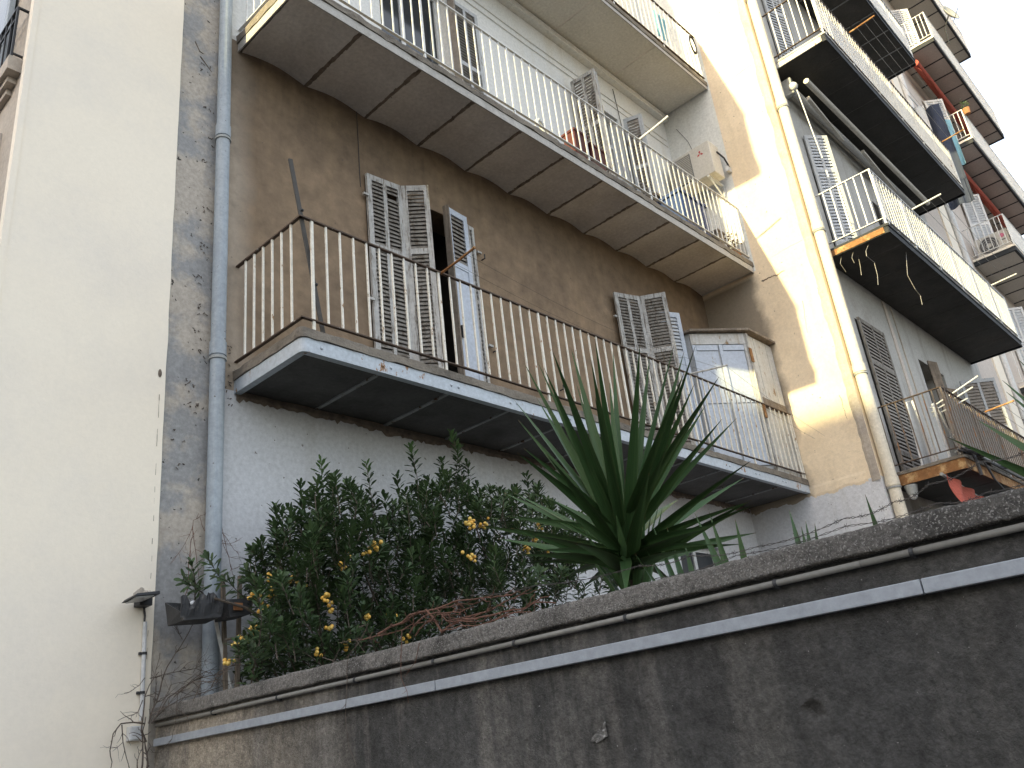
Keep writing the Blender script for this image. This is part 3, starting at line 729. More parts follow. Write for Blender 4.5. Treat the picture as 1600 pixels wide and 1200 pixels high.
# vertical wall joint / pilaster lines
MB().tube([(13.55, F2 - .006, 4.3), (13.55, F2 - .006, 7.5)], .012, 6).build('wall_pipe', 'corner_cement', pb)
MB().box(13.2, 13.32, F2 - .014, F2 - .001, 4.3, 7.5).build('pilaster', 'pink_plaster', pb)

def rbal(label, zb, zt, rail_z, slab, beam, soff, rail, balm, **k):
    return balcony(pb, label, 11.2, 17.6, F2, 2.74, zb, zt, zt - .045, slab, beam, soff, k.pop('jm', 'joint_grey'), 11.75, .72, .022, rail_z, rail, balm, zbot=zt + .09, right=True, spacing=.115, post_every=9, corner_post=True, first_post=.13, bt=.007, post=.015, flange=False, r=.03, **k)
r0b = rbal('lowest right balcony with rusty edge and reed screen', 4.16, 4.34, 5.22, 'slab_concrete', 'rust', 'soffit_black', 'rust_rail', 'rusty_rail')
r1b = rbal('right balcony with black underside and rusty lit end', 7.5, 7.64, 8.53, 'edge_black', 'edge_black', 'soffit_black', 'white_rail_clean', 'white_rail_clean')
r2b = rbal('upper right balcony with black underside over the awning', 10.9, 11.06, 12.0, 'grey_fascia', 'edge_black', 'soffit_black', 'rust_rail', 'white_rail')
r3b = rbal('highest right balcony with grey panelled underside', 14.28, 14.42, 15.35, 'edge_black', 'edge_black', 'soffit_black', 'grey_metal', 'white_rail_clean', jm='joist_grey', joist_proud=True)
# rusty end plate of the middle right balcony, pale end plate of upper
MB().box(11.186, 11.198, 2.80, F2 - .01, 7.51, 7.595).build('end_plate', 'rust', r1b)
MB().box(11.180, 11.198, 2.80, F2 - .01, 10.905, 11.0).build('end_plate', 'old_paint', r2b)
# privacy sheets behind rails
MB().box(11.26, 17.5, 2.785, 2.792, 11.15, 11.86).build('privacy_sheet', 'white_cloth', r2b)
MB().box(11.30, 17.5, 2.80, 2.808, 14.5, 15.25).build('privacy_sheet', 'white_cloth', r3b)
# reed screen
rs = MB().box(11.42, 13.4, 2.772, 2.776, 4.4, 5.18); rsm = MB().tube([(0, 0, -.4), (0, 0, .4)], .008, 5).mesh('reed', M['reed'], (0, 0, 0))
scr = tag(rs.build('reed_screen', 'reed', r0b), 'grey reed screen tied behind the rails')
for i in range(110): inst('reed', rsm, (11.42 + i * .018, 2.785 + U(-.003, .003), 4.79 + U(-.02, .02)), scr)
MB().box(13.5, 17.4, 2.78, 2.786, 4.42, 5.15).build('canvas_screen', 'corner_cement', r0b)
# shutters on right facade
leaf(pb, (11.77, 3.64), (12.08, 3.40), 7.72, 9.97, (.12, .70), 1, 'grey_shutter_clean', 'pale_slat', joined=False, pitch=.055, label='pale grey louvred shutter under the awning', sw=.05)
leaf(pb, (11.72, 3.63), (12.65, 3.63), 4.46, 6.75, (.12, .70), 1, 'slat_wood', 'slat_brown', joined=False, pitch=.055, label='closed brown louvred shutter above the ladder', sw=.055)
for k in range(3): MB().quadbox([(14.42 + k * .11, 3.60 - k * .115, 4.4), (14.52 + k * .11, 3.495 - k * .115, 4.4), (14.55 + k * .11, 3.515 - k * .115, 4.4), (14.45 + k * .11, 3.62 - k * .115, 4.4), (14.42 + k * .11, 3.60 - k * .115, 6.75 - k * .5), (14.52 + k * .11, 3.495 - k * .115, 6.7 - k * .5), (14.55 + k * .11, 3.515 - k * .115, 6.7 - k * .5), (14.45 + k * .11, 3.62 - k * .115, 6.75 - k * .5)]).build('door_plank', 'wood', pb)
leaf(pb, (16.0, 3.60), (16.42, 3.15), 4.46, 6.75, (.12, .6), 1, 'grey_shutter_clean', 'slat_brown', joined=True, pitch=.055, label='grey louvred shutter standing open above the reed screen')
leaf(pb, (14.5, 3.6), (14.8, 3.3), 7.72, 9.9, (.12, .6), 1, 'grey_shutter_clean', 'slat_brown', joined=True, pitch=.06)
leaf(pb, (11.78, 3.64), (12.2, 3.5), 11.12, 13.25, (.12, .7), 1, 'grey_shutter_clean', 'pale_slat', joined=True, pitch=.06)

# ================================================================== FAR BUILDING
fb = thing('far_apartment_building', (23, 7, 0), 'pinkish far building whose balconies have brown grey undersides against sky', 'building')
HB = [(22.3, 23.4, z + .25, z + 2.4) for z in (7.75, 11.05, 14.2, 17.4)]
wall_with_holes('x', 18.1, 27.7, 0, 24.5, F2, F2 + .3, HB).build('front_wall', 'pink_plaster', fb)
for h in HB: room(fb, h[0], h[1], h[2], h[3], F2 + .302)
MB().box(18.1, 27.7, F2 + 2.2, 15, 0, 24.5).build('rear_block', 'pink_plaster', fb)
MB().box(18.0, 27.8, F2 - .2, 15, 24.502, 24.8).build('roof', 'roof', fb)
MB().box(19.55, 20.2, F2 - .03, F2 - .001, 0, 24.4).build('pilaster', 'white_render', fb)
for i, (zb, lab) in enumerate([(7.75, 'far balcony lowest in the stack'), (11.02, 'far balcony carrying the outdoor fan unit'), (14.11, 'far balcony with laundry hanging at its end'), (17.36, 'far balcony second from top'), (20.62, 'far balcony highest against the sky')]):
    b = balcony(fb, lab, 21.3, 27.5, F2, 2.74, zb, zb + .16, zb + .1, 'white_render', 'edge_black', 'soffit_taupe', 'edge_black', 22.19, .79, .035, zb + .98, 'white_rail_clean', 'white_rail_clean',
                zbot=zb + .24, right=True, spacing=.105, post_every=12, corner_post=True, first_post=.12, bt=.008, post=.016, r=.02, joist_proud=True, stuff=(i in (0, 4)), flange=True)
    if i in (1, 2, 3): MB().box(21.45, 27.4, 2.775, 2.785, zb + .26, zb + .9).build('privacy_sheet', 'white_cloth', b)
    leaf(fb, (22.3, 3.62), (22.62, 3.25), zb + .2, zb + 2.4, (.12, .6), 1, 'white_plastic', 'pale_slat', joined=True, pitch=.07)

# ================================================================== PIPES
def drainpipe(x, y, r, z0, z1, mat, label, joints, name='drainpipe'):
    t = thing(name, (x, y, z0), label, 'drainpipe')
    zs = [z0] + joints + [z1]
    for a, b in zip(zs[:-1], zs[1:]):
        MB().tube([(x, y, a + .002), (x, y, b - .002)], r, 24).build('pipe_section', mat, t, smooth=False)
    for j in joints:
        MB().tube([(x, y, j - .10), (x, y, j + .01)], r * 1.13, 24).build('socket', mat, t)
        cl = MB(); cl.tube([(x, y, j - .135), (x, y, j - .115)], r * 1.18, 24); cl.build('clamp', 'grey_metal', t)
        MB().box(x - .012, x + .012, y, y + .1, j - .137, j - .113).build('bracket', 'grey_metal', t)
    return t
drainpipe(2.955, 5.42, .055, 1.5, 15, 'zinc_pipe', 'grey blue zinc drainpipe on the cement strip beside the pale building', [4.66, 6.68, 9.9])
drainpipe(11.05, 3.585, .075, 1.5, 17.5, 'cream_pipe', 'cream drainpipe at the corner of the yellow flank wall', [4.25, 5.8, 8.0, 10.2, 12.4])
drainpipe(20.3, 3.6, .07, 1.5, 24, 'white_plastic', 'white drainpipe on the pinkish far building', [7, 10, 13])

# ================================================================== BOUNDARY WALL
bw = thing('boundary_wall', (2.75, 0, 0), 'dark stained concrete garden wall with rough coping across the foreground', 'wall')
hp_ = at(1272, 1110, 'x', 2.63)
def wallpt(u, v):
    y = -4 + 9.46 * u; z = 2.035 * v
    d = .004 * mnoise.noise((y * 3, z * 3, 0)) + .002 * mnoise.noise((y * 15, z * 15, 4))
    r = math.hypot(y - hp_.y, (z - hp_.z) * 1.1) + .012 * mnoise.noise((y * 45, z * 45, 9))
    if r < .034: d += .016 * (1 - (r / .034) ** 4) + .010 * mnoise.noise((y * 90, z * 90, 2))
    return (2.63 + d, y, z)
mb = MB()
us = np.concatenate([np.linspace(0, .5, 20, endpoint=False), np.linspace(.5, 1, 500)])
vs = np.concatenate([np.linspace(0, .55, 8, endpoint=False), np.linspace(.55, 1, 130)])
for u in us:
    for v in vs: mb.v.append(wallpt(u, v))
nv = len(vs)
for i in range(len(us) - 1):
    for j in range(nv - 1):
        a = i * nv + j; mb.f.append((a, a + 1, a + nv + 1, a + nv))
mb.build('wall_face', 'concrete_wall', bw, smooth=True)
MB().box(2.67, 2.90, -4, 5.46, 0, 2.03).build('wall_core', 'concrete_wall', bw)
def cop(u, v):
    y = -4 + 9.46 * u
    prof = [(2.66, 2.028), (2.606, 2.031), (2.598, 2.036), (2.598, 2.05), (2.599, 2.075), (2.600, 2.096), (2.606, 2.105), (2.64, 2.112), (2.75, 2.118), (2.92, 2.112), (2.935, 2.10), (2.935, 2.03)]
    k = v * (len(prof) - 1); i = min(int(k), len(prof) - 2); t = k - i
    x = prof[i][0] * (1 - t) + prof[i + 1][0] * t; z = prof[i][1] * (1 - t) + prof[i + 1][1] * t
    q = mnoise.noise_vector(Vector((x * 30, y * 30, z * 30))) * .0035 + mnoise.noise_vector(Vector((x * 6, y * 6, z * 6))) * .004 + mnoise.noise_vector(Vector((x * 90, y * 90, z * 90))) * .0018
    if i < 3: q += Vector((0, 0, -.004 * abs(mnoise.noise((y * 25, 3, 1)))))
    return (x + q.x, y, z + q.z)
mb = MB(); mb.grid(cop, 1100, 22); mb.build('coping', 'coping', bw, smooth=True)

def patch(pts, mat, nm, parent):
    c_ = sum(pts, Vector()) / len(pts); mb = MB(); ring = []
    for a_, b_ in zip(pts, pts[1:] + pts[:1]):
        for k in range(5): ring.append(a_.lerp(b_, k / 5) + Vector((U(-1, 1), U(-1, 1), U(-1, 1))) * (b_ - a_).length * .05 * Vector((0, 1, 1)).length)
    mb.v = [tuple(c_)] + [tuple(q_) for q_ in ring]; n_ = len(ring)
    mb.f = [(0, 1 + i, 1 + (i + 1) % n_) for i in range(n_)]
    o_ = mb.build(nm, mat, parent); o_.modifiers.new('solid', 'SOLIDIFY').thickness = .004; return o_
patch([at(a_, b_, 'x', 2.626) for a_, b_ in ((946, 1126), (949, 1150), (935, 1160), (924, 1158), (936, 1142))], 'cement_scrape', 'scraped_patch', bw)
cp = thing('conduit_pipe', (2.6, 1, 2.0), 'thin round grey conduit pipe clipped under the wall coping', 'conduit')
ys = [5.42, 3.1, 1.0, -3.5]
for a, b in zip(ys[:-1], ys[1:]):
    MB().tube([(2.612, a, 2.006 + .0015 * math.sin(a)), (2.612, (a + b) / 2, 2.007), (2.612, b + .002, 2.006 + .0015 * math.sin(b))], .0105, 14).build('pipe_section', 'pvc_grey', cp, smooth=True)
clm = MB().tube([(0, .006, 0), (0, -.006, 0)], .0135, 12); clm.box(0, .02, -.006, .006, -.016, -.006); clm = clm.mesh('clip', M['black_plastic'], (0, 0, 0))
for y in [4.75, 4.1, 3.45, 2.9, 2.42, 1.87, 1.28, .85, .4, -.2, -.8]: inst('clip', clm, (2.612, y, 2.0065), cp)
ct = thing('cable_trunking', (2.61, 1, 1.9), 'flat grey blue cable trunking running along the concrete wall', 'trunking')
cuts = [5.42, 2.892, .846, -1.2, -3.5]
for i, (a, b) in enumerate(zip(cuts[:-1], cuts[1:])):
    MB().box(2.598 + (i % 2) * .001, 2.628, b + .002, a - .002, 1.8875, 1.9295).build('trunk_section', 'trunking', ct, bevel=.003)

# ================================================================== FLOODLIGHT, CONDUIT, JUNCTION BOX on the pale wall
fl = thing('floodlight', (2.5, 5.44, 2.7), 'slim black floodlight on the pale wall beside the cement strip', 'lamp')
hd = MB(); a = Vector((2.50, 5.42, 2.735)); 
P0 = at(228, 940, 'y', 5.42); tipL = at(172, 949, 'y', 5.25)
hx0, hx1 = P0.x - .005, P0.x - .165
hz = P0.z
hd.quadbox([(hx1, 5.22, hz - .012), (hx0, 5.22, hz + .008), (hx0, 5.40, hz - .0), (hx1, 5.40, hz - .022), (hx1 + .02, 5.225, hz + .008), (hx0, 5.225, hz + .030), (hx0, 5.395, hz + .022), (hx1 + .02, 5.395, hz + .0)])
hdo = hd.build('lamp_head', 'iron', fl, bevel=.004)
MB().quadbox([(hx1 + .02, 5.24, hz - .0165), (hx0 - .03, 5.24, hz + .000), (hx0 - .03, 5.38, hz - .0075), (hx1 + .02, 5.38, hz - .0265), (hx1 + .02, 5.24, hz - .011), (hx0 - .03, 5.24, hz + .006), (hx0 - .03, 5.38, hz - .002), (hx1 + .02, 5.38, hz - .021)]).build('lens', 'lamp_glass', hdo)
MB().box(hx0 - .05, hx0 + .03, 5.38, 5.468, hz - .03, hz + .025).build('bracket', 'iron', fl, bevel=.004)
MB().tube([(hx0 + .01, 5.455, hz - .02), (hx0 + .02, 5.455, hz - .08), (hx0 + .018, 5.455, hz - .14)], .006, 6).build('lamp_cable', 'black_cable', fl)
pc = thing('wall_conduit', (2.53, 5.45, 2.3), 'white plastic conduit running down below the floodlight', 'conduit')
MB().tube([(2.525, 5.452, 2.62), (2.535, 5.452, 2.04)], .013, 10).build('conduit_tube', 'white_plastic', pc)
clm2 = MB().tube([(0, 0, -.008), (0, 0, .008)], .017, 10).box(-.03, 0, 0, .015, -.008, .008).mesh('clip', M['black_plastic'], (0, 0, 0))
for z in (2.43, 2.2): inst('clip', clm2, (2.53, 5.452, z), pc)
jb = thing('junction_box', (2.48, 5.45, 1.95), 'small white junction box on the pale wall beside the coping end', 'box')
MB().box(2.455, 2.535, 5.42, 5.468, 1.93, 2.01).build('box_body', 'white_plastic', jb, bevel=.004)
MB().box(2.462, 2.528, 5.414, 5.42, 1.937, 2.003).build('lid', 'white_plastic', jb)
# flaked plaster line on the pale wall near its edge
cr_ = MB(); pts = []
for k in range(60):
    py = 580 + k * 9.0; p = at(251 - (py - 580) * .047, py, 'y', 5.465); pts.append((p.x + U(-.002, .002), 5.468, p.z))
for k in range(0, 58):
    if R() < (.6 if k < 18 else .3): cr_.tube([pts[k], pts[k + 1]], U(.0006, .0022), 4)
tag(cr_.build('edge_crack', 'joint_dirt', wb), kind='stuff')
p = at(250, 583, 'y', 5.468)
MB().ball((p.x, 5.468, p.z), .02, 7, 5, (.7, .2, 1.6)).build('flaked_hole', 'joint_dirt', wb)
patch([at(a_, b_, 'y', 5.467) for a_, b_ in ((209, 927), (219, 918), (231, 924), (231, 940), (212, 940))], 'corner_cement', 'bare_patch', wb)
# hairline cracks at the top of cement strip
for pl in ([(305, 65), (312, 80), (318, 84)], [(313, 88), (322, 100), (331, 113)]):
    mb = MB(); mb.tube([at(a, b, 'y', 5.492) for a, b in pl], .006, 5, .003); mb.build('crack', 'joint_dirt', rb)

# ================================================================== BALCONY THINGS (lower balcony)
t = thing('metal_bar', (3.2, 4.63, 4.55), 'flat grey metal bar leaning at the lower balcony corner', 'bar')
MB().bar((3.36, 4.66, 4.52), (3.075, 4.625, 5.93), .012, .034, (1, 0, 0)).build('flat_bar', 'grey_bar', t)
for f in (.28, .7): MB().ball(Vector((3.36, 4.66, 4.52)).lerp(Vector((3.075, 4.625, 5.93)), f) + Vector((.014, -.012, 0)), .012, 7, 5).build('bolt', 'iron', t)
def rod(p, q, mat, label, grp='clothes line rods on the balconies', rad=.011, lines=None):
    t = thing('clothes_rod', p, label, 'rod', grp)
    MB().tube([p, Vector(p).lerp(Vector(q), .5) + Vector((0, 0, -.004)), q], rad, 8).build('tube', mat, t)
    MB().tube([Vector(q).lerp(Vector(p), .02), q], rad * 1.35, 8).build('end_cap', mat, t)
    for f in (.35, .7):
        c = Vector(p).lerp(Vector(q), f); MB().tube([c + Vector((0, 0, rad)), c - Vector((0, 0, rad + .02))], .004, 5).build('hook', 'iron', t)
    return t
ra = ((4.55, 4.612, 5.435), (4.53, 4.17, 5.46)); rbx = ((8.42, 4.612, 5.435), (8.64, 4.22, 5.45)); rc_ = ((8.40, 4.62, 8.81), (8.46, 4.17, 8.93))
rod(*ra, 'rust', 'rusty clothes rod jutting from lower balcony rail beside the left shutters')
rod(*rbx, 'old_paint', 'clothes rod jutting from lower balcony rail in front of the cabinet')
rod(*rc_, 'white_plastic', 'white clothes rod jutting from middle balcony rail left of the air conditioner', rad=.014)
t = thing('clothes_line', (6.5, 4.4, 5.4), 'thin sagging clothes lines between the lower balcony rods', 'line')
for f in (.4, .75):
    a = Vector(ra[0]).lerp(Vector(ra[1]), f); b = Vector(rbx[0]).lerp(Vector(rbx[1]), f)
    MB().tube([a.lerp(b, k / 16) - Vector((0, 0, .12 * math.sin(math.pi * k / 16))) for k in range(17)], .0016, 4).build('line', 'wire', t)
for f in (.5, .95):
    a = Vector(rbx[0]).lerp(Vector(rbx[1]), f); b = Vector((10.93, 4.5 - f * .3, 5.0))
    MB().tube([a.lerp(b, k / 10) - Vector((0, 0, .04 * math.sin(math.pi * k / 10))) for k in range(11)], .0016, 4).build('line', 'wire', t)

# cabinet at the right end
cb = thing('balcony_cabinet', (10.3, 5, 4.52), 'tall pale blue wooden cabinet with peeling paint at lower balcony end', 'cabinet')
A = (9.56, 5.12); B = (10.22, 4.66); C_ = (10.935, 4.66); D = (10.935, 5.49); E_ = (9.56, 5.49)
def side(p, q, z0a, z1a, z1b, o, th, mat, nm, parent=cb, u0=0., u1=1.):
    p = Vector((*p, 0)); q = Vector((*q, 0)); d = (q - p).normalized(); n_ = Vector((d.y, -d.x, 0))
    a = p.lerp(q, u0); b = p.lerp(q, u1)
    zt0 = z1a + (z1b - z1a) * u0; zt1 = z1a + (z1b - z1a) * u1
    mb = MB(); v = []
    for z0_, z1_ in ((z0a, z0a),): pass
    lo = [a + n_ * (o + th), b + n_ * (o + th), b + n_ * o, a + n_ * o]
    mb.quadbox([x + Vector((0, 0, z0a)) for x in lo] + [lo[0] + Vector((0, 0, zt0)), lo[1] + Vector((0, 0, zt1)), lo[2] + Vector((0, 0, zt1)), lo[3] + Vector((0, 0, zt0))])
    return mb.build(nm, mat, parent)
MB().prism([A, B, C_, D, E_], 4.50, 6.50).build('carcass', 'grey_shutter_clean', cb)
zt = 6.47
side(A, B, 6.33, 6.485, 6.485, .001, .02, 'old_paint', 'top_board')
for u in (0.0, .475, .93): side(A, B, 4.62, 6.32, 6.32, .002, .024, 'blue_door' if u < .9 else 'old_paint', 'door_stile', u0=u + .004, u1=u + .065)
for z in (4.62, 5.48, 6.24):
    for u in (.072, .547): side(A, B, z, z + .075, z + .075, .002, .022, 'blue_door', 'door_rail', u0=u, u1=u + .38)
for z0_, z1_ in ((4.70, 5.475), (5.56, 6.235)):
    for u in (.072, .547): side(A, B, z0_, z1_, z1_, .001, .008, 'blue_door', 'door_panel', u0=u, u1=u + .38)
for k in range(4): side(B, C_, 4.54, 6.47, 6.47, .001, .016 + .003 * (k % 2), 'old_paint', 'board', u0=.03 + k * .243, u1=.03 + k * .243 + .236)
side(B, C_, 5.42, 5.56, 5.56, .020, .012, 'wood', 'batten', u0=.03, u1=.99)
MB().bar((10.215, 4.645, 4.52), (10.215, 4.645, 6.48), .05, .05, (1, 0, 0)).build('corner_post', 'grey_shutter', cb)
for z in (6.15, 5.35): MB().box(10.17, 10.235, 4.605, 4.62, z - .10, z + .10).build('hinge', 'rust', cb)
mb = MB().prism([(9.50, 5.06), (10.20, 4.56), (10.96 - .02, 4.56), (10.938, 5.492), (9.50, 5.492)], 6.502, 6.535); jitter(mb, .008, 5, 3); mb.build('roof_board', 'wood', cb)
MB().box(9.555, 9.60, 5.13, 5.49, 4.55, 6.45).build('dark_side', 'slat_brown', cb) if False else None

# ================================================================== MIDDLE BALCONY THINGS
def ac_unit(o, w_, h, dp, label, logo):
    """split unit facing -X: front at x=o.x, y from o.y to o.y+w_, base z"""
    x, y, z = o
    t = thing('air_conditioner', (x + dp / 2, y + w_ / 2, z), label, 'air conditioner')
    body = MB().box(x, x + dp, y, y + w_, z, z + h).build('casing', 'ac_beige', t, bevel=.012)
    return t, body
t, body = ac_unit((10.50, 4.625, 9.30), .74, .58, .30, 'beige air conditioner on brackets on the white side wall', 'r')
MB().box(10.488, 10.499, 4.97, 5.33, 9.34, 9.83).build('grille', 'dark_grille', t)
gs = MB().box(-.005, .005, -.175, .175, -.006, .006).mesh('grille_slat', M['ac_beige'], (0, 0, 0))
for k in range(16): inst('grille_slat', gs, (10.484, 5.15, 9.365 + k * .03), t)
lg = MB()                                              # three-lozenge emblem, a flat print
lc = (4.80, 9.72); s_ = .035
for ang in (90, 210, 330):
    a = math.radians(ang); dv = Vector((math.cos(a), math.sin(a))); pv = Vector((-dv.y, dv.x))
    q = [Vector(lc), Vector(lc) + dv * s_ * .9 + pv * s_ * .5, Vector(lc) + dv * s_ * 1.8, Vector(lc) + dv * s_ * .9 - pv * s_ * .5]
    b0 = len(lg.v); lg.v += [(10.4985, v.x, v.y) for v in q]; lg.f.append(tuple(b0 + i for i in range(4)))
lg.build('emblem', 'red_print', t)
br = MB().bar((10.945, 4.75, 9.285), (10.50, 4.75, 9.285), .035, .03).bar((10.93, 4.75, 9.28), (10.93, 4.75, 9.0), .03, .03).bar((10.93, 4.75, 9.02), (10.55, 4.75, 9.27), .02, .02).build('bracket', 'white_plastic', t)
c = bpy.data.objects.new('bracket', br.data); COL.objects.link(c); c.parent = t; c.location = br.location + Vector((0, .48, 0)); WL[c.name] = WL[br.name] + Vector((0, .48, 0))
MB().tube([(10.7, 4.62, 9.75), (10.8, 4.57, 9.65), (10.86, 4.56, 9.55), (10.93, 4.58, 9.50)], .014, 8).build('pipe', 'black_cable', t)
MB().box(10.85, 10.945, 4.56, 4.62, 9.44, 9.53).build('valve_cover', 'white_plastic', t, bevel=.006)
MB().tube([(10.94, 5.05, 9.9), (10.94, 5.15, 10.4), (10.94, 5.3, 10.75)], .004, 5).build('wire', 'black_cable', t)

def planter(x0, x1, y0, y1, z0, z1, mat, label, grp=None):
    t = thing('planter_box', ((x0 + x1) / 2, (y0 + y1) / 2, z0), label, 'planter', grp)
    k = .03; mb = MB().quadbox([(x0 + k, y0 + k, z0), (x1 - k, y0 + k, z0), (x1 - k, y1 - k, z0), (x0 + k, y1 - k, z0), (x0, y0, z1 - .03), (x1, y0, z1 - .03), (x1, y1, z1 - .03), (x0, y1, z1 - .03)])
    mb.build('trough', mat, t); MB().box(x0 - .012, x1 + .012, y0 - .012, y1 + .012, z1 - .03, z1).build('rim', mat, t)
    MB().box(x0 + .02, x1 - .02, y0 + .02, y1 - .02, z1 + .001, z1 + .012).build('soil', 'soil', t); return t
planter(7.03, 7.28, 4.68, 4.86, 7.865, 8.33, 'red_plastic', 'left dark red planter behind middle balcony rails')
planter(7.33, 7.62, 4.68, 4.86, 7.865, 8.26, 'red_plastic', 'right dark red planter nearest the dark doorway of middle balcony')
t = thing('folding_chair', (6.7, 4.8, 7.865), 'white folded chair lying behind middle balcony rails', 'chair')
for pl in ([(6.28, 4.68, 7.95), (6.42, 4.72, 8.16), (7.02, 4.95, 8.12)], [(6.40, 4.75, 8.16), (6.55, 4.70, 7.90)], [(6.62, 4.82, 8.12), (6.72, 4.70, 7.9)], [(6.30, 4.70, 7.97), (7.0, 4.72, 7.93)]):
    MB().tube(pl, .014, 8).build('frame_tube', 'white_plastic', t)
for k in range(4): MB().bar((6.45 + k * .12, 4.73 + k * .045, 8.14), (6.45 + k * .12 + .14, 4.72 + k * .045, 7.93), .05, .01).build('slat', 'white_plastic', t)
t = thing('storage_box', (9.6, 4.85, 7.865), 'navy blue storage crate below the air conditioner', 'crate')
MB().box(9.3, 9.95, 4.66, 5.0, 7.865, 8.42).build('crate_body', 'blue_plastic', t, bevel=.02)
for k in range(4): MB().box(9.33 + k * .16, 9.45 + k * .16, 4.652, 4.66, 7.9, 8.38).build('rib', 'blue_plastic', t)
MB().box(9.28, 9.97, 4.64, 5.02, 8.42, 8.47).build('lid', 'blue_plastic', t)
t = thing('side_table', (9.0, 5.0, 7.865), 'small wooden table under the air conditioner behind blue crate', 'table')
MB().box(9.35, 10.3, 5.05, 5.45, 8.62, 8.66).build('table_top', 'wood', t)
for x in (9.4, 10.25):
    for y in (5.09, 5.41): MB().box(x - .02, x + .02, y - .02, y + .02, 7.865, 8.618).build('leg', 'wood', t)
t = thing('wall_pot', (9.75, 5.4, 8.9), 'round terracotta wall pot hanging left of the air conditioner', 'pot')
MB().ball((9.85, 5.44, 9.30), .10, 10, 6, (1, .5, .9)).build('pot_body', 'terracotta', t, smooth=True)
MB().tube([(9.85, 5.42, 9.37), (9.85, 5.42, 9.40)], .085, 12).build('rim', 'terracotta', t)
def pot_plant(name, c, h, mat, label, n=60, spread=.14):
    t = thing(name, c, label, 'plant')
    x, y, z = c
    MB().tube([(x, y, z), (x, y, z + .16)], .07, 12, .09).build('pot', 'terracotta', t)
    lf = MB()
    for k in range(n):
        a = U(0, 6.28); rr = U(.02, spread); q = Vector((x + rr * math.cos(a), y + rr * math.sin(a) * .6, z + .16 + U(0, h)))
        d = Vector((U(-1, 1), U(-1, 1), U(-.6, 1))).normalized() * U(.03, .06); s2 = d.cross(Vector((U(-1, 1), U(-1, 1), U(-1, 1)))).normalized() * .014
        b0 = len(lf.v); lf.v += [tuple(q), tuple(q + d * .5 + s2), tuple(q + d), tuple(q + d * .5 - s2)]; lf.f.append((b0, b0 + 1, b0 + 2, b0 + 3))
    tag(lf.build('foliage', mat, t), kind='stuff'); return t
pot_plant('potted_plant', (10.75, 4.74, 7.865), .32, 'dry_leaf', 'dried potted plant at right end of middle balcony', 110, .16)
planter(10.18, 10.36, 4.66, 4.84, 7.865, 8.16, 'wood', 'small brown wooden planter right of the blue crate')
t = thing('cable_coil', (10.8, 4.56, 11.9), 'coil of dark cable hung on the top balcony rail end', 'cable')
for k in range(3): MB().tube([(10.75 - .02 * k, 4.58 - .01 * k, 11.85) + Vector((0, 0, 0)) if False else (10.72 + .09 * math.cos(a) - .02 * k, 4.575 - .008 * k, 11.86 + .17 * math.sin(a)) for a in [i * 2 * math.pi / 20 for i in range(21)]], .010, 6).build('loop', 'black_cable', t)
t = thing('hung_towel', (9.9, 4.66, 11.9), 'pale blue towel hung inside the top balcony rail', 'towel')
mb = MB(); mb.grid(lambda u, v: (9.75 + .3 * u, 4.66 + .02 * math.sin(u * 14 + v * 3), 11.55 + .5 * v), 12, 8); o = mb.build('cloth', 'blue_cloth', t); o.modifiers.new('solid', 'SOLIDIFY').thickness = .006

# ================================================================== RIGHT BALCONY THINGS
# awning under upper right balcony
aw = thing('folded_awning', (13.5, 3.4, 10.5), 'rolled awning with grey tubes and arms under upper right balcony', 'awning')
MB().tube([(11.50, 3.28, 10.66), (16.8, 3.28, 10.66)], .045, 14).build('front_bar', 'ac_beige', aw)
MB().tube([(11.45, 3.55, 10.72), (16.8, 3.55, 10.72)], .055, 14).build('roller', 'white_cloth', aw)
MB().bar((11.75, 3.40, 10.54), (13.25, 3.50, 10.54), .05, .06).build('arm', 'ac_beige', aw)
MB().bar((13.85, 3.40, 10.54), (15.6, 3.50, 10.54), .05, .06).build('arm', 'ac_beige', aw)
MB().box(11.38, 11.46, 3.46, 3.66, 10.50, 10.80).build('end_bracket', 'grey_metal', aw, bevel=.01)
MB().ball((11.38, 3.45, 10.60), .07, 10, 6).build('gearbox', 'white_plastic', aw, smooth=True)
MB().tube([(11.40, 3.42, 10.52), (11.42, 3.36, 9.2)], .009, 8).build('crank_rod', 'white_plastic', aw)
MB().tube([(11.42, 3.36, 8.98), (11.423, 3.355, 8.85)], .012, 8).build('crank_handle', 'white_plastic', aw)
# wires hanging from the middle right slab
for i, pl in enumerate([[(1315, 402), (1313, 412), (1322, 425)], [(1334, 394), (1331, 403), (1335, 411)], [(1341, 400), (1344, 415), (1346, 430)], [(1358, 383), (1353, 392), (1354, 400), (1366, 410), (1371, 430), (1372, 445)], [(1416, 395), (1418, 430), (1430, 452), (1438, 462), (1441, 476)]]):
    s = at(*pl[0], 'z', 7.50); pts = []
    for (a, b) in pl:                                   # keep each wire in the vertical plane y = const under its fixing
        pts.append(at(a, b, 'y', s.y))
    pts[0].z = 7.515
    t = thing('hanging_wire', pts[0], 'loose pale wire hanging under the middle right balcony, ' + ['nearest the drainpipe', 'second from the drainpipe and shortest', 'third from the drainpipe', 'long and curled, fourth from the drainpipe', 'farthest from the drainpipe'][i], 'wire', 'wires hanging under the balcony')
    MB().tube(pts, .0038, 5).build('strand', 'pale_wire', t)
def frame_rods(z, xa, xb, y0, y1, mat, label):
    t = thing('laundry_rack', (xa, y0, z), label, 'laundry rack', 'laundry racks on the right balconies')
    for x in (xa, xb): MB().tube([(x, y0, z), (x, y1, z + .03)], .013, 8).build('arm', mat, t)
    for f in (.3, .6, .9):
        y = y0 + (y1 - y0) * f; MB().tube([(xa, y, z + .03 * f), ((xa + xb) / 2, y, z - .03), (xb, y, z + .03 * f)], .003, 5).build('line', 'pale_wire', t)
    return t
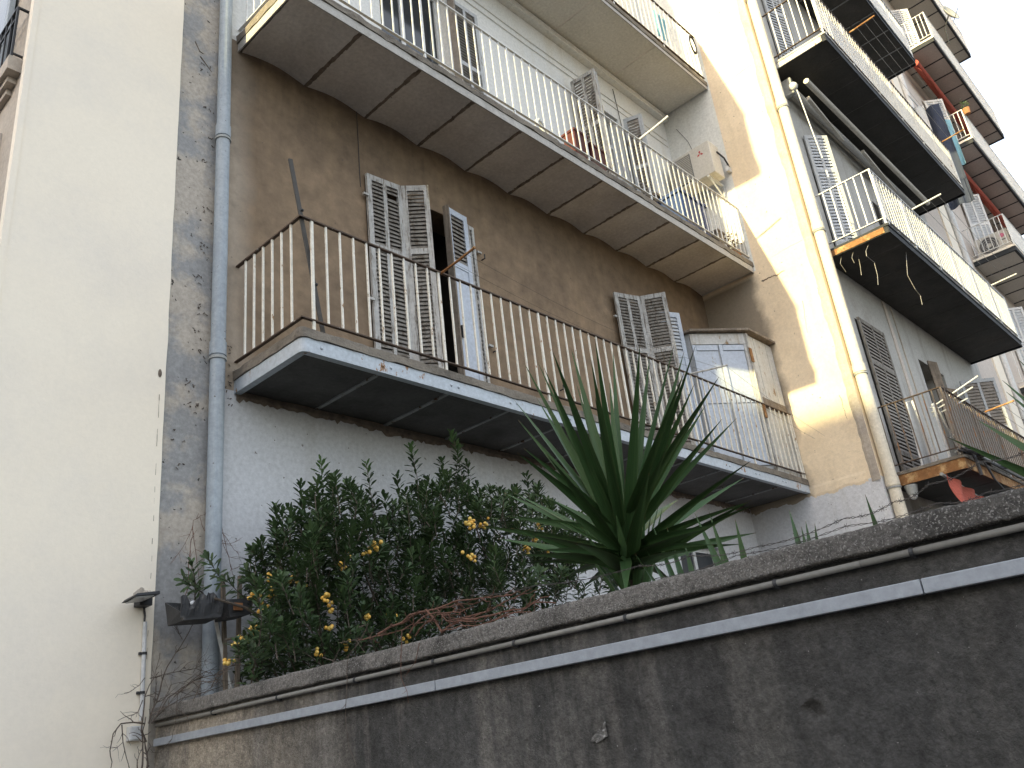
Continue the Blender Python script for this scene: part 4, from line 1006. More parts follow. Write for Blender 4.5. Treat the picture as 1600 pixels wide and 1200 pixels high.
frame_rods(8.55, 12.85, 16.8, 2.74, 2.3, 'white_plastic', 'white laundry rack jutting from the middle right balcony')
frame_rods(12.02, 12.72, 17.2, 2.74, 2.3, 'rust', 'rusty laundry rack jutting from the upper right balcony')
frame_rods(5.25, 13.0, 16.6, 2.74, 2.35, 'rust', 'rusty laundry rack jutting from the lowest right balcony')
# ladder / folding dryer on lowest right balcony
t = thing('clothes_dryer', (12, 3.1, 4.35), 'white folding clothes dryer standing on the lowest right balcony', 'clothes dryer')
for pl in ([(11.45, 3.30, 4.35), (11.50, 3.28, 5.26), (11.56, 3.22, 5.28), (11.70, 3.18, 4.36)], [(11.55, 2.98, 4.35), (11.60, 3.0, 5.16), (11.64, 2.99, 5.18), (12.0, 2.92, 4.36)]):
    MB().tube(pl, .016, 8).build('leg_frame', 'white_plastic', t)
for k in range(3): MB().tube([(11.62 + k * .02, 3.05, 5.12 - k * .05), (11.9, 2.45 + .1 * k, 5.42 - k * .12)], .009, 6).build('wing_rod', 'white_plastic', t)
for z in (4.55, 4.75): MB().tube([(11.9, 3.0, z), (11.95, 2.8, z + .1)], .011, 6).build('rung', 'white_plastic', t)
# cables at its corner
t = thing('cable_bundle', (11.2, 2.7, 4.3), 'tangled dark cables tied at the lowest right balcony corner', 'cables')
def loops(n_, c, rx_, rz_, parent, mat, rad=.012):
    for k in range(n_):
        a0 = U(0, 6); s1 = U(.8, 1.2)
        pts = [(c[0] + rx_ * s1 * math.cos(a0 + i * .4) * .5 + U(-.02, .02), c[1] - .02 * k + .1 * math.sin(a0 + i * .4), c[2] + rz_ * s1 * math.sin(a0 + i * .4) + U(-.01, .01)) for i in range(17)]
        MB().tube(pts, rad, 6).build('cable_loop', mat, parent)
loops(5, (11.25, 2.68, 4.33), .30, .06, t, 'black_cable'); loops(4, (12.1, 2.66, 4.36), .9, .06, t, 'blue_cable')
MB().tube([(11.28, 2.65, 4.34), (11.29, 2.64, 4.15), (11.29, 2.64, 4.05)], .02, 7).build('cable_tail', 'black_cable', t)
MB().tube([(11.7, 2.66, 4.3), (11.75, 2.62, 4.05), (12.2, 2.6, 3.85), (13, 2.6, 4.0)], .014, 7).build('cable_tail', 'black_cable', t)
MB().tube([(11.3, 2.66, 4.33), (13.0, 2.66, 4.32), (15, 2.68, 4.33), (17.4, 2.7, 4.32)], .018, 7).build('cable_run', 'black_cable', t)
MB().tube([(11.3, 2.67, 4.37), (13.0, 2.68, 4.39), (15, 2.68, 4.38), (17.4, 2.7, 4.4)], .014, 7).build('cable_run', 'white_plastic', t)
t = thing('torn_awning', (11.6, 2.9, 3.9), 'torn orange red awning cloth hanging under the lowest right balcony', 'awning')
tri = [(11.05, 2.95, 4.12), (11.15, 2.92, 3.72), (12.6, 2.95, 3.70), (12.9, 3.0, 3.98)]
mb = MB(); mb.grid(lambda u, v: tuple((Vector(tri[0]).lerp(Vector(tri[3]), u)).lerp(Vector(tri[1]).lerp(Vector(tri[2]), u), v) + Vector((0, .03 * math.sin(u * 22 + v * 4), .04 * math.sin(u * 9) * v))), 24, 8)
mb.f = [f for i, f in enumerate(mb.f) if not (3 <= i // 8 <= 5 and i % 8 > 3 + (i // 8 - 3))]
o = mb.build('cloth', 'red_cloth', t); o.modifiers.new('solid', 'SOLIDIFY').thickness = .005
MB().tube([(10.98 + .05, 3.0, 4.13), (13, 3.05, 4.0)], .02, 8).build('roller', 'grey_metal', t)
t = thing('wall_light', (11.1, 3.4, 4.0), 'round grey bulkhead lamp under the lowest right balcony beside cream drainpipe', 'lamp')
MB().tube([(11.25, 3.45, 4.145), (11.25, 3.45, 4.02)], .08, 16, .06).build('lamp_body', 'grey_metal', t)
MB().ball((11.25, 3.45, 4.01), .05, 10, 6).build('bulb_cover', 'lamp_glass', t, smooth=True)
# second fan unit (far building)
t = thing('air_conditioner', (21.95, 3.2, 11.18), 'beige fan unit standing behind rails on a far balcony', 'air conditioner')
MB().box(21.7, 22.0, 2.83, 3.58, 11.24, 11.82).build('casing', 'ac_beige', t, bevel=.012)
MB().tube([(21.693, 3.29, 11.55), (21.70, 3.29, 11.55)], .22, 28).build('fan_grille', 'dark_grille', t)
for r_ in (.06, .11, .16, .21):
    MB().tube([(21.689, 3.29 + r_ * math.cos(a), 11.55 + r_ * math.sin(a)) for a in [i * 2 * math.pi / 24 for i in range(25)]], .004, 5, cap=False).build('grille_ring', 'ac_beige', t)
MB().tube([(21.685, 3.29, 11.55), (21.697, 3.29, 11.55)], .05, 14).build('fan_hub', 'ac_beige', t)
MB().tube([(21.6965, 2.97, 11.68), (21.699, 2.97, 11.68)], .055, 20).build('emblem', 'pink_print', t)
MB().box(21.6965, 21.699, 2.91, 3.0, 11.55, 11.58).build('emblem', 'grey_print', t)
# laundry at the end of far balconies
t = thing('hung_laundry', (18.9, 2.9, 12.7), 'white and navy laundry hanging beyond the upper right balcony', 'laundry')
for (mat_, xx, y0_, y1_, z0_, z1_) in [('white_cloth', 18.2, 3.0, 3.5, 12.0, 13.7), ('navy_cloth', 18.5, 2.75, 3.25, 11.2, 13.75), ('blue_cloth', 18.9, 2.72, 3.0, 12.3, 13.5)]:
    mb = MB(); mb.grid(lambda u, v: (xx + .05 * math.sin(u * 9 + v * 2), y0_ + (y1_ - y0_) * u, z0_ + (z1_ - z0_) * v), 14, 10)
    o = mb.build('cloth', mat_, t); o.modifiers.new('solid', 'SOLIDIFY').thickness = .008
MB().tube([(17.65, 3.1, 13.72), (19.2, 3.1, 13.80)], .012, 6).build('pole', 'white_plastic', t)
for zz, lab in ((13.9, 'dark red awning rolled above the far fan unit balcony'), (17.1, 'dark red awning rolled under the upper far balcony')):
    t = thing('red_awning', (24, 3.3, zz), lab, 'awning', 'red awnings on the far building')
    MB().tube([(21.4, 3.35, zz), (27.2, 3.35, zz)], .09, 12).build('roller', 'red_cloth', t)
    mb = MB(); mb.grid(lambda u, v: (21.45 + 5.6 * u, 3.4 - .12 * v + .02 * math.sin(u * 30), zz - .05 - .22 * v + .04 * math.sin(u * 11)), 40, 5)
    o = mb.build('cloth', 'red_cloth', t); o.modifiers.new('solid', 'SOLIDIFY').thickness = .006
t = thing('satellite_dish', (24.2, 2.6, 20.2), 'pale satellite dish seen edge on at the highest far balcony', 'satellite dish')
mb = MB(); dc = at(1482, 24, 'y', 2.5); ax = Vector((-.35, -.9, .25)).normalized(); sx_ = ax.cross(Vector((0, 0, 1))).normalized(); sy_ = sx_.cross(ax)
mb.grid(lambda u, v: tuple(dc + sx_ * (.28 * u * math.cos(v * 6.2832)) + sy_ * (.32 * u * math.sin(v * 6.2832)) + ax * (.10 * u * u)), 6, 24)
o = mb.build('reflector', 'grey_metal', t, smooth=True); o.modifiers.new('solid', 'SOLIDIFY').thickness = .012
MB().tube([dc, dc + Vector((0, .2, -.35)), dc + Vector((.1, .25, -.8))], .018, 8).build('mount', 'iron', t)
MB().tube([dc - sy_ * .3, dc + ax * .3 - sy_ * .1], .01, 6).build('feed_arm', 'black_cable', t)
pot_plant('hanging_plant', (21.4, 2.66, 14.95), .25, 'bush_leaf_young', 'small leafy potted plant on the corner rail of far laundry balcony', 60, .15)

# ================================================================== WALL-TOP THINGS
def wire_run(label, pts, mat, rad, barb=True):
    t = thing('barbed_wire', pts[0], label, 'wire', 'barbed wire strands along the wall top')
    P_ = []
    for a, b in zip(pts[:-1], pts[1:]):
        for k in range(12):
            c = Vector(a).lerp(Vector(b), k / 12); P_.append(c - Vector((0, 0, .012 * math.sin(math.pi * k / 12))))
    P_.append(Vector(pts[-1])); S = MB()
    for ph in (0, math.pi):
        S2 = []
        L_ = 0
        for i, c in enumerate(P_):
            S2.append(c + Vector((.003 * math.cos(i * 2.1 + ph), 0, .003 * math.sin(i * 2.1 + ph))))
        MB().tube(S2, rad, 5).build('strand', mat, t)
    if barb:
        bm = MB()
        for ang in (.4, 1.4, 2.3, 2.9): 
            d = Vector((math.cos(ang), .5 * math.sin(ang * 3), math.sin(ang))) * .0095; bm.tube([-d, d], .0007, 4)
        bm = bm.mesh('barb', M[mat], (0, 0, 0))
        acc = 0
        for i in range(4, len(P_) - 1, 5): inst('barb', bm, P_[i], t)
    return t
def W_(px, py, x=2.75): return tuple(at(px, py, 'x', x))
wire_run('upper barbed wire strand above the wall coping at right', [W_(735, 930), W_(837, 915), W_(1000, 884), W_(1080, 868), W_(1180, 855), W_(1319, 810), W_(1397, 784), W_(1450, 757), W_(1530, 722), W_(1625, 695)], 'wire', .0011)
wire_run('lower barbed wire strand close above the wall coping', [W_(1020, 905, 2.72), W_(1150, 868, 2.72), W_(1322, 822, 2.72), W_(1465, 786, 2.72), W_(1540, 770, 2.72), W_(1640, 735, 2.72)], 'wire', .0010)

def vine(name, label, runs, mat, x=None, y=None, rad=.004, twigs=5, cat='vine', wob=.012, grp=None, tl=.12):
    """runs: list of (pixel polylines, axis, value) traced at real depth, jittered in depth"""
    first = None; segs = []
    for run in runs:
        pl, ax_, val, rr = run
        pts = [at(a, b, ax_, val) for a, b in pl]; out = []
        for a, b in zip(pts[:-1], pts[1:]):
            k = max(2, int((b - a).length / .035))
            for i in range(k):
                c = a.lerp(b, i / k); out.append(c + Vector(mnoise.noise_vector(c * 11)) * wob + Vector((U(-1, 1), U(-1, 1), U(-1, 1))) * wob * .15)
        out.append(pts[-1]); segs.append((out, rr))
    t = thing(name, segs[0][0][0], label, cat, grp)
    for out, rr in segs:
        MB().tube(out, rr, 5, rr * .45).build('stem', mat, t)
        for q in range(twigs):
            i = random.randrange(1, max(2, len(out) - 1)); c = out[i]; d = (out[min(i + 1, len(out) - 1)] - out[i - 1]).normalized()
            e = (d + Vector((U(-1, 1), U(-1, 1), U(-1, 1))) * .9).normalized(); L_ = U(.3, 1) * tl; pp = [c]
            for s in range(1, 5): pp.append(c + e * L_ * s / 4 + Vector((U(-1, 1), U(-1, 1), U(-1, 1))) * L_ * .07 * s / 2)
            MB().tube(pp, rr * .6, 4, rr * .25).build('twig', mat, t)
    return t
vine('bare_vine', 'bare twisted vine arching over the pale wall below the junction box', [
    ([(226, 1130), (210, 1128), (190, 1132), (178, 1148), (172, 1172), (175, 1190), (172, 1215)], 'y', 5.38, .005),
    ([(191, 1134), (192, 1160), (197, 1185), (203, 1215)], 'y', 5.38, .0035),
    ([(192, 1160), (176, 1174)], 'y', 5.38, .002),
    ([(228, 1160), (222, 1140), (224, 1115), (226, 1090), (234, 1070), (248, 1050)], 'y', 5.36, .005),
    ([(220, 1210), (224, 1180), (222, 1150), (228, 1120)], 'y', 5.36, .006),
    ([(228, 1210), (230, 1180), (224, 1150)], 'y', 5.35, .006),
    ([(212, 1215), (216, 1190), (222, 1170)], 'y', 5.37, .004),
    ([(222, 1095), (214, 1112), (200, 1118), (184, 1126)], 'y', 5.38, .003),
    ([(228, 1058), (218, 1070), (205, 1080), (194, 1083)], 'y', 5.38, .0025)], 'twig_grey', twigs=4, tl=.09)
vine('dead_vine', 'dry vine climbing the cement strip under the black box', [
    ([(232, 1130), (250, 1075), (262, 1040), (282, 1010), (300, 980), (312, 960)], 'y', 5.36, .005),
    ([(236, 1130), (262, 1090), (300, 1065), (318, 1058), (350, 1050)], 'y', 5.3, .0045),
    ([(234, 1060), (270, 1050), (305, 1045), (330, 1052), (350, 1075)], 'y', 5.34, .003),
    ([(270, 1090), (290, 1070), (310, 1055), (340, 1040)], 'y', 5.2, .003),
    ([(285, 1000), (276, 985), (278, 960)], 'y', 5.4, .0025),
    ([(240, 1110), (244, 1080), (243, 1050), (250, 1020)], 'y', 5.4, .003),
    ([(236, 1120), (280, 1095), (330, 1078), (380, 1062)], 'y', 5.0, .003), ([(300, 1095), (312, 1070), (335, 1062), (372, 1066)], 'y', 4.9, .0025),
    ([(250, 1110), (268, 1070), (300, 1058)], 'y', 5.2, .0025), ([(330, 1075), (340, 1050), (368, 1040), (410, 1045)], 'y', 4.8, .003),
    ([(280, 1100), (300, 1080), (318, 1085), (345, 1060)], 'y', 5.0, .002), ([(244, 1120), (262, 1100), (290, 1098)], 'y', 5.3, .003), ([(300, 1050), (310, 1035), (330, 1030)], 'y', 5.2, .002)], 'twig_grey', twigs=9, tl=.13)
vine('red_vine', 'reddish dry vine shoots drooping around the zinc drainpipe', [
    ([(292, 925), (296, 880), (300, 835), (302, 812), (312, 808), (320, 830)], 'y', 5.34, .003),
    ([(302, 820), (290, 850), (268, 880)], 'y', 5.34, .002), ([(300, 826), (306, 860), (312, 900), (312, 930)], 'y', 5.33, .0025),
    ([(336, 930), (338, 880), (342, 830), (346, 825), (352, 850), (358, 880), (366, 905)], 'y', 5.4, .003),
    ([(342, 828), (350, 835), (365, 858), (376, 863)], 'y', 5.4, .002), ([(343, 850), (358, 850), (372, 845)], 'y', 5.4, .002),
    ([(344, 835), (356, 870), (362, 890), (376, 884)], 'y', 5.4, .002), ([(290, 930), (300, 900), (298, 860)], 'y', 5.36, .0025)], 'twig_red', twigs=6, tl=.10)
vine('dry_branches', 'tangle of reddish dry branches lying on the wall coping', [
    ([(590, 988), (640, 962), (700, 945), (760, 935), (800, 930)], 'x', 2.78, .006), ([(668, 955), (690, 985), (725, 968), (770, 960), (830, 945), (868, 942)], 'x', 2.74, .006),
    ([(680, 950), (700, 970), (740, 972), (760, 965)], 'x', 2.7, .004), ([(620, 975), (680, 950), (740, 945), (770, 930)], 'x', 2.8, .004),
    ([(700, 970), (760, 955), (810, 930), (830, 920)], 'x', 2.76, .004), ([(650, 995), (680, 960), (720, 960)], 'x', 2.72, .004),
    ([(560, 1000), (620, 985), (680, 965)], 'x', 2.8, .003), ([(640, 990), (665, 960), (700, 955), (740, 948)], 'x', 2.69, .004),
    ([(760, 990 - 15), (790, 960), (850, 940)], 'x', 2.73, .003), ([(690, 985), (740, 978), (800, 958), (860, 955)], 'x', 2.70, .003)], 'twig_red', twigs=9, tl=.10, wob=.016)
vine('hanging_vine', 'thin bare vine hanging over the coping left of the trunking joint', [
    ([(560, 980), (575, 975), (560, 1005), (545, 1025), (541, 1050), (542, 1085), (540, 1130), (545, 1165), (556, 1195)], 'x', 2.585, .0025),
    ([(505, 1028), (530, 1036), (545, 1025)], 'x', 2.62, .002), ([(530, 1005), (555, 1000), (570, 1020)], 'x', 2.64, .002)], 'twig_grey', twigs=5, tl=.05, wob=.005)
vine('hanging_vine', 'short bare vine hanging over the coping right of the longer one', [
    ([(628, 985), (626, 1020), (627, 1060), (636, 1080), (638, 1098)], 'x', 2.585, .002), ([(655, 1005), (650, 1035), (632, 1058)], 'x', 2.585, .0018)], 'twig_red', twigs=3, tl=.04, wob=.005)
vine('hanging_vine', 'pale bare vine curling from the wall end over the conduit', [
    ([(340, 1065), (300, 1065), (278, 1085), (276, 1108), (274, 1130), (268, 1155), (250, 1176), (235, 1175)], 'x', 2.59, .0025), ([(276, 1108), (292, 1120), (296, 1135)], 'x', 2.59, .002), ([(360, 1045), (330, 1062), (305, 1055)], 'x', 2.64, .0025)], 'twig_grey', twigs=5, tl=.06, wob=.006)

# broken black box and stakes
bx_ = thing('broken_box', (2.65, 5.15, 2.6), 'broken black plastic box standing before the zinc drainpipe', 'box')
mb = MB().quadbox([(2.575, 5.05, 2.56), (2.80, 5.02, 2.58), (2.82, 5.25, 2.58), (2.575, 5.25, 2.56), (2.55, 5.05, 2.61), (2.805, 5.02, 2.63), (2.82, 5.25, 2.70), (2.55, 5.25, 2.70)]); mb.f.pop(1)
o = mb.build('box_shell', 'black_plastic', bx_); sd = o.modifiers.new('solid', 'SOLIDIFY'); sd.thickness = .008
tops = [.100, .112, .108, .070, .052, .058, .088, .098, .118, .122, .105, .128, .124, .130, .110, .100, .088, .092]
mb = MB(); n_ = len(tops)
for i, h_ in enumerate(tops):
    t_ = i / (n_ - 1); xx = 2.552 + .255 * t_; yy = 5.046 - .028 * t_
    for zz, oo in ((2.575 + .015 * t_, .004), (2.60 + h_ * .5, -.006 + .006 * math.sin(i)), (2.60 + h_, .012 * math.sin(i * 1.7))): mb.v.append((xx, yy + oo, zz))
for i in range(n_ - 1):
    for j in range(2): a_ = i * 3 + j; mb.f.append((a_, a_ + 3, a_ + 4, a_ + 1))
o = mb.build('broken_panel', 'black_plastic', bx_); o.modifiers.new('solid', 'SOLIDIFY').thickness = .006
for (c_, r_) in (((2.635, 5.06, 2.665), .022), ((2.665, 5.07, 2.675), .018), ((2.70, 5.06, 2.66), .012)): 
    k_ = MB().ball(c_, r_, 7, 5, (1.2, .5, .8)); jitter(k_, .006, 40, 2); k_.build('white_flake', 'white_plastic', bx_)
b2 = thing('plastic_crate', (2.93, 5.1, 2.6), 'small black crate beside the wooden stake behind the wall', 'crate')
mb = MB().quadbox([(2.86, 5.02, 2.58), (2.99, 5.0, 2.60), (2.99, 5.2, 2.60), (2.86, 5.2, 2.58), (2.84, 5.02, 2.69), (3.01, 5.0, 2.70), (3.01, 5.2, 2.70), (2.84, 5.2, 2.69)]); mb.f.pop(1)
o = mb.build('crate_shell', 'black_plastic', b2); o.modifiers.new('solid', 'SOLIDIFY').thickness = .008
MB().box(2.87, 2.93, 4.99, 4.998, 2.62, 2.665).build('brick_piece', 'terracotta', b2)
for i, (a, b, mat_, lab) in enumerate([((348, 898), (352, 1060), 'wood', 'dark weathered wooden stake behind the black box'), ((336, 965), (356, 1060), 'old_paint', 'thin pale stick leaning under the black box'), ((375, 900), (372, 1010), 'wood', 'short dark wooden stake beside the small crate')]):
    t = thing('stake', at(*b, 'y', 5.22), lab, 'stake'); p0 = at(*a, 'y', 5.27); p1 = at(*b, 'y', 5.22); p1 = p1 + (p1 - p0) * .6
    jm = MB().bar(p0, p1, .024 - .008 * (i == 1), .022); jm.build('post', mat_, t)

# ================================================================== PLANTS
# --- large yucca
def yleaf(base, tip, width, droop, tw=0., face=0.):
    base = Vector(base); tip = Vector(tip); d = tip - base; L_ = d.length; dn = d.normalized()
    up = Vector((0, 0, 1)); sd_ = dn.cross(up)
    if sd_.length < .25: sd_ = dn.cross(Vector((U(-1, 1), U(-1, 1), .2)))
    sd_.normalize(); nr = sd_.cross(dn).normalized()
    if face:                                           # leaf bases twist: blades turn part of the way to the open side
        v_ = (CAM - (base + tip) / 2); v_ -= dn * v_.dot(dn); v_.normalize()
        if nr.dot(v_) < 0: nr = -nr; sd_ = -sd_
        a_ = math.acos(max(-1, min(1, nr.dot(v_)))); sg_ = 1 if nr.cross(v_).dot(dn) > 0 else -1
        rot = Matrix.Rotation(sg_ * a_ * face, 3, dn); sd_ = rot @ sd_; nr = rot @ nr
    if tw:
        rot = Matrix.Rotation(tw, 3, dn); sd_ = rot @ sd_; nr = rot @ nr
    mb = MB(); N = 9; mb.uv = []
    for i in range(N + 1):
        t = i / N
        wv = width * (.55 + .45 * min(1, t / .28)) * (1 - max(0, (t - .28) / .72) ** 1.15)
        wv = max(wv, .0012)
        c = base + d * t + up * droop * L_ * math.sin(math.pi * t) * .5
        fold = .42 * (1 - .5 * t)
        for k, s in enumerate((-1, -.5, 0, .5, 1)):
            mb.v.append(tuple(c + sd_ * wv * .5 * s + nr * wv * .5 * fold * abs(s) + nr * .002 * 0)); mb.uv.append((.5 + .5 * s * .98, t))
    for i in range(N):
        for k in range(4):
            a = i * 5 + k; mb.f.append((a, a + 1, a + 6, a + 5))
    return mb
yc = thing('yucca', (3.22, 2.25, 1.6), 'large green yucca with long sword leaves rising behind the wall', 'plant')
CB = Vector((3.22, 2.255, 2.42))
tips = [(375, 140), (445, 135), (615, 75), (735, 30), (715, 135), (640, 245), (825, 85), (808, 238), (960, 50), (1010, 110), (1130, 60), (1180, 95), (1235, 70), (1355, 220), (1290, 360), (1445, 425), (1515, 640), (1480, 725), (1520, 835), (1530, 860), (1420, 910), (1540, 1000), (330, 335), (440, 320), (350, 435), (345, 600), (490, 605), (280, 800), (490, 820), (150, 965), (300, 920), (345, 1110), (1060, 510), (1005, 700), (735, 320), (1100, 560), (560, 480), (420, 1010), (1330, 1060), (1290, 980), (640, 640), (250, 1030), (1180, 200), (560, 200)]
tip_px = [(700 + a * .3125, 520 + b * .3125) for a, b in tips] + [(850, 575), (1085, 650), (1060, 780), (1120, 820), (860, 780), (840, 860), (1075, 860), (862, 545), (1085, 600), (1128, 655), (1150, 735), (1168, 785), (818, 700), (803, 770), (798, 825), (812, 880), (1160, 850), (900, 850), (912, 918), (948, 938), (1012, 925), (1050, 908), (885, 902), (978, 930)]
random.seed(11)
front = {32, 33, 34}
for i, (px, py) in enumerate(tip_px):
    d = ray(px, py); o_ = CB - CAM; s = o_.dot(d) / d.dot(d); near = CAM + d * s; dist = (near - CB).length
    L_ = max(dist * U(1.02, 1.14), U(.70, .86)) if i not in front else max(dist * 1.25, .62)
    off = math.sqrt(max(L_ * L_ - dist * dist, 0)); sg = -1 if (i in front or R() < .55) else 1
    if py > 780 : sg = -1 if R() < .7 else 1
    # keep the tip out of the wall and facade
    tp = near + d.normalized() * off * sg
    if tp.x < 2.62 and tp.z < 2.2: tp = near + d.normalized() * off
    dirn = (tp - CB).normalized()
    bs = CB + Vector((dirn.x * .025, dirn.y * .025, U(-.06, .06) if dirn.z > .3 else U(-.13, -.02)))
    mb = yleaf(bs, tp, U(.042, .060), .03 if dirn.z < .5 else .008, U(-.3, .3), U(.45, .75))
    mb.build('leaf', 'yucca_leaf', yc, smooth=True)
for k in range(14):                                        # short sheath leaves hiding the stem
    a_ = k * 2.4; dv = Vector((math.cos(a_), math.sin(a_), 0)); b_ = CB + Vector((0, 0, -.34 + .012 * k)) + dv * .035
    yleaf(b_, b_ + dv * U(.10, .22) + Vector((0, 0, U(.30, .46))), U(.05, .06), .0, U(-.2, .2)).build('leaf', 'yucca_leaf', yc, smooth=True)
MB().tube([(3.24, 2.26, 1.5), (3.23, 2.25, 2.0), CB], .06, 12, .045).build('trunk', 'bark', yc)
# --- small yuccas along the wall
def small_yucca(label, cx, cy, cz, tl):
    t = thing('small_yucca', (cx, cy, cz), label, 'plant', 'small yuccas behind the wall')
    for (px, py) in tl:
        tp = at(px, py, 'x', cx + U(-.06, .06)); b_ = Vector((cx + U(-.02, .02), cy + (tp.y - cy) * .35, cz))
        yleaf(b_, tp, .045, 0.0, U(-.4, .4), .5).build('leaf', 'yucca_leaf', t, smooth=True)
def c3(a, b): return (700 + a * .3125, 520 + b * .3125)
def c5(a, b): return (1000 + a * .375, 760 + b * .375)
small_yucca('small yucca whose leaf tips rise right of the big yucca base', 3.05, 1.80, 1.95, [c3(1020, 955), c3(1095, 975), c3(985, 1075), c3(935, 1105), c3(1180, 1040)])
small_yucca('small yucca with three upright tips left of the white wall corner', 3.05, 1.60, 1.95, [c3(1235, 905), c3(1305, 895), c3(1435, 930)])
small_yucca('small yucca with one tall tip before the white flank wall', 3.05, 1.36, 1.95, [c5(620, 93), c5(690, 145), c5(672, 168), c5(728, 155), c5(655, 190)])
small_yucca('single yucca spike close beside the cream drainpipe foot', 3.05, 1.06, 1.95, [c5(938, 33)])
small_yucca('yucca at the right picture edge with long leaves crossing the balcony', 3.0, .20, 2.05, [(1566, 594), (1572, 612), (1525, 655), (1480, 683), (1590, 560)])

# --- pittosporum bush
random.seed(23)
bush = thing('pittosporum_bush', (4.2, 4.75, 1.55), 'dense dark green shrub with orange berry clusters against the white wall', 'bush')
poly = [(372, 875), (392, 832), (425, 800), (470, 752), (530, 742), (560, 765), (600, 790), (640, 760), (690, 735), (740, 760), (790, 765), (835, 755), (890, 790), (950, 830), (960, 905), (860, 935), (760, 960), (660, 985), (560, 1015), (470, 1045), (400, 1062), (350, 1050), (368, 1000), (410, 960), (395, 915)]
def inside(x, y, P_):
    r = False; j = len(P_) - 1
    for i in range(len(P_)):
        (xi, yi), (xj, yj) = P_[i], P_[j]
        if (yi > y) != (yj > y) and x < (xj - xi) * (y - yi) / (yj - yi) + xi: r = not r
        j = i
    return r
shoots = []
for (px, py, yv, L_) in [(502, 722, 4.9, .55), (572, 724, 4.9, .5), (642, 698, 4.9, .5), (706, 676, 4.85, .7), (716, 700, 4.9, .5), (430, 790, 4.9, .4), (545, 752, 4.8, .4), (470, 756, 4.95, .4), (408, 846, 4.9, .4), (392, 860, 4.9, .3), (428, 815, 4.85, .35), (745, 758, 4.9, .35), (782, 765, 4.9, .3), (822, 742, 4.8, .4), (836, 760, 4.8, .35), (600, 775, 4.8, .4), (660, 765, 4.8, .4), (690, 720, 5.0, .4), (520, 745, 4.75, .4), (455, 800, 4.7, .4), (620, 745, 4.95, .4), (730, 725, 5., .35), (880, 800, 4.7, .4), (385, 890, 4.95, .3), (300, 880, 5.1, .25), (286, 905, 5.1, .2), (325, 872, 5.1, .25), (352, 905, 5.05, .25), (385, 905, 5.0, .2)]:
    shoots.append((at(px, py, 'y', yv), L_, True))
tries = 0
while len(shoots) < 680 and tries < 20000:
    tries += 1; px, py = U(340, 965), U(735, 1065)
    if not inside(px, py, poly): continue
    yv = U(4.25, 5.3) if px < 760 else U(3.9, 5.1); p = at(px, py, 'y', yv)
    if p.x < 2.98 and p.z < 2.3: continue
    if p.x > 2.95 or py > 900: shoots.append((p, U(.12, .30), False))
hub = [Vector((3.5, 4.85, 1.7)), Vector((4.1, 4.7, 1.7)), Vector((4.7, 4.75, 1.75)), Vector((5.3, 4.6, 1.75))]
def tri_leaf(mb, c, d, nrm, L_, W_h):
    sd_ = d.cross(nrm).normalized() * W_h; nr = sd_.cross(d).normalized()
    b0 = len(mb.v)
    mb.v += [tuple(c), tuple(c + d * L_ * .62 + sd_ + nr * L_ * .05), tuple(c + d * L_ * .92 + sd_ * .6 + nr * L_ * .02), tuple(c + d * L_), tuple(c + d * L_ * .92 - sd_ * .6 + nr * L_ * .02), tuple(c + d * L_ * .62 - sd_ + nr * L_ * .05), tuple(c + d * L_ * .6)]
    mb.f += [(b0, b0 + 6, b0 + 1), (b0 + 6, b0 + 2, b0 + 1), (b0 + 6, b0 + 3, b0 + 2), (b0 + 6, b0 + 4, b0 + 3), (b0 + 6, b0 + 5, b0 + 4), (b0, b0 + 5, b0 + 6)]
fol = MB(); young = MB(); stems = MB()
for p, L_, sil in shoots:
    h = min(hub, key=lambda q: (q - p).length + .3 * abs(q.x - p.x))
    out = (p - h).normalized()
    ax_ = (out * .55 + Vector((0, 0, .55)) + Vector((U(-1, 1), U(-1, 1), U(-.7, .7))) * .55).normalized()
    if sil and p.x < 3.02 and p.z < 3.0: ax_ = Vector((U(-.9, -.2), U(-.4, .1), U(.3, .8))).normalized()
    elif sil: ax_ = (Vector((0, 0, 1)) + out * .2 + Vector((U(-1, 1), U(-1, 1), 0)) * .12).normalized()
    base = p - ax_ * L_
    pm = base + ax_ * L_ * .5 + Vector((U(-1, 1), U(-1, 1), 0)) * .015
    stems.tube([base, pm, p], .0045, 4, .002)
    def at_t(t): return (base * (1 - t) ** 2 + pm * 2 * t * (1 - t) + p * t * t)
    n_ = int(L_ * U(55, 75)) + 14
    for k in range(n_):
        t = 1 - (1 - k / n_) ** 1.35 * .92; c = at_t(t)
        a = k * 2.4 + U(-.35, .35); s1 = ax_.cross(Vector((.3, .5, .1))).normalized(); s2 = ax_.cross(s1)
        rad = s1 * math.cos(a) + s2 * math.sin(a); el = .1 + .9 * t ** 3 + U(-.3, .3)
        d = (rad + ax_ * (el + .15) + Vector((U(-1, 1), U(-1, 1), U(-1, 1))) * .18).normalized()
        tri_leaf(young if (sil and t > .8 and p.z > 2.8 and L_ > .45) else fol, c, d, ax_, U(.060, .090) * (1 if t < .93 else .75), U(.0100, .0145))
tag(fol.build('foliage', 'bush_leaf', bush, smooth=False), kind='stuff')
tag(young.build('young_foliage', 'bush_leaf_young', bush), kind='stuff')
tag(stems.build('twigs', 'bark', bush), kind='stuff')
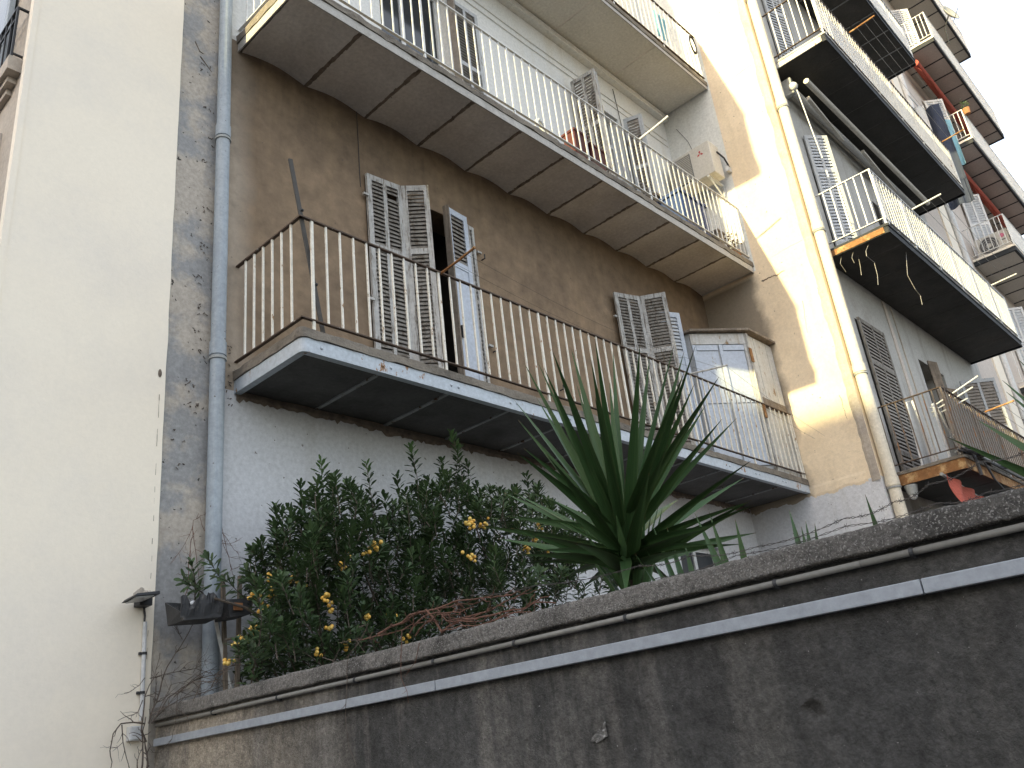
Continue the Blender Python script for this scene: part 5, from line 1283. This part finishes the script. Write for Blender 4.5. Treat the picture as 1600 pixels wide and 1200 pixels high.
for h in hub:
    for k in range(3):
        tgt = random.choice(shoots)[0]; g_ = Vector((h.x, h.y, 1.45)); mid = g_.lerp(tgt, .5) + Vector((U(-.1, .1), U(-.1, .1), .1))
        MB().tube([g_, g_.lerp(mid, .5) + Vector((U(-.03, .03), 0, .02)), mid, mid.lerp(tgt, .6)], .02, 7, .006).build('branch', 'bark', bush)
MB().tube([at(352, 1000, 'y', 4.9), at(420, 985, 'y', 4.85), at(452, 1012, 'y', 4.8), at(480, 1030, 'y', 4.8)], .008, 6).build('branch', 'bark', bush)
MB().tube([at(335, 935, 'y', 5.0), at(385, 950, 'y', 4.95), at(425, 975, 'y', 4.9), at(450, 1010, 'y', 4.85)], .008, 6, .012).build('branch', 'bark', bush)
random.seed(5)
fr_px = [(735, 818, 11), (757, 817, 7), (588, 851, 12), (575, 862, 4), (535, 886, 5), (427, 903, 9), (440, 901, 7), (455, 905, 7), (424, 927, 9), (398, 933, 8), (410, 948, 5), (396, 982, 8), (372, 1002, 8), (385, 1010, 6), (508, 935, 7), (520, 948, 5), (472, 950, 4), (400, 1033, 5), (356, 1030, 5), (842, 822, 8), (837, 845, 4), (855, 840, 5), (821, 859, 8), (855, 867, 4), (613, 965, 5), (574, 962, 5), (633, 1000, 4), (538, 1010, 5), (515, 985, 4), (728, 868, 4), (742, 872, 4), (548, 866, 3), (448, 1010, 4), (500, 1020, 4), (948, 846, 5), (470, 920, 5)]
for px, py, k_ in fr_px:
    c = at(px, py, 'y', 4.35 if px > 480 and px < 700 else (4.25 if px >= 700 else 4.78))
    if px < 420: c = at(px, py, 'y', 4.85)
    mb = MB()
    for q in range(k_): mb.ball(c + Vector((U(-1, 1), U(-1, 1), U(-1, 1))) * .030, U(.0115, .0145), 8, 6)
    tag(mb.build('berry_cluster', 'fruit', bush, smooth=True), kind='stuff')

# ================================================================== NEIGHBOUR ACROSS THE STREET (out of frame, casts the evening shade)
nb = thing('street_block', (-32, 10, 0), 'plain apartment block across the street behind the viewer', 'building')
MB().box(-38, -30, -25, 45, 0, 15.3).build('wall', 'block_facade', nb)
MB().box(-38.3, -29.8, -25.3, 45.3, 15.302, 15.42).build('roof', 'roof', nb)
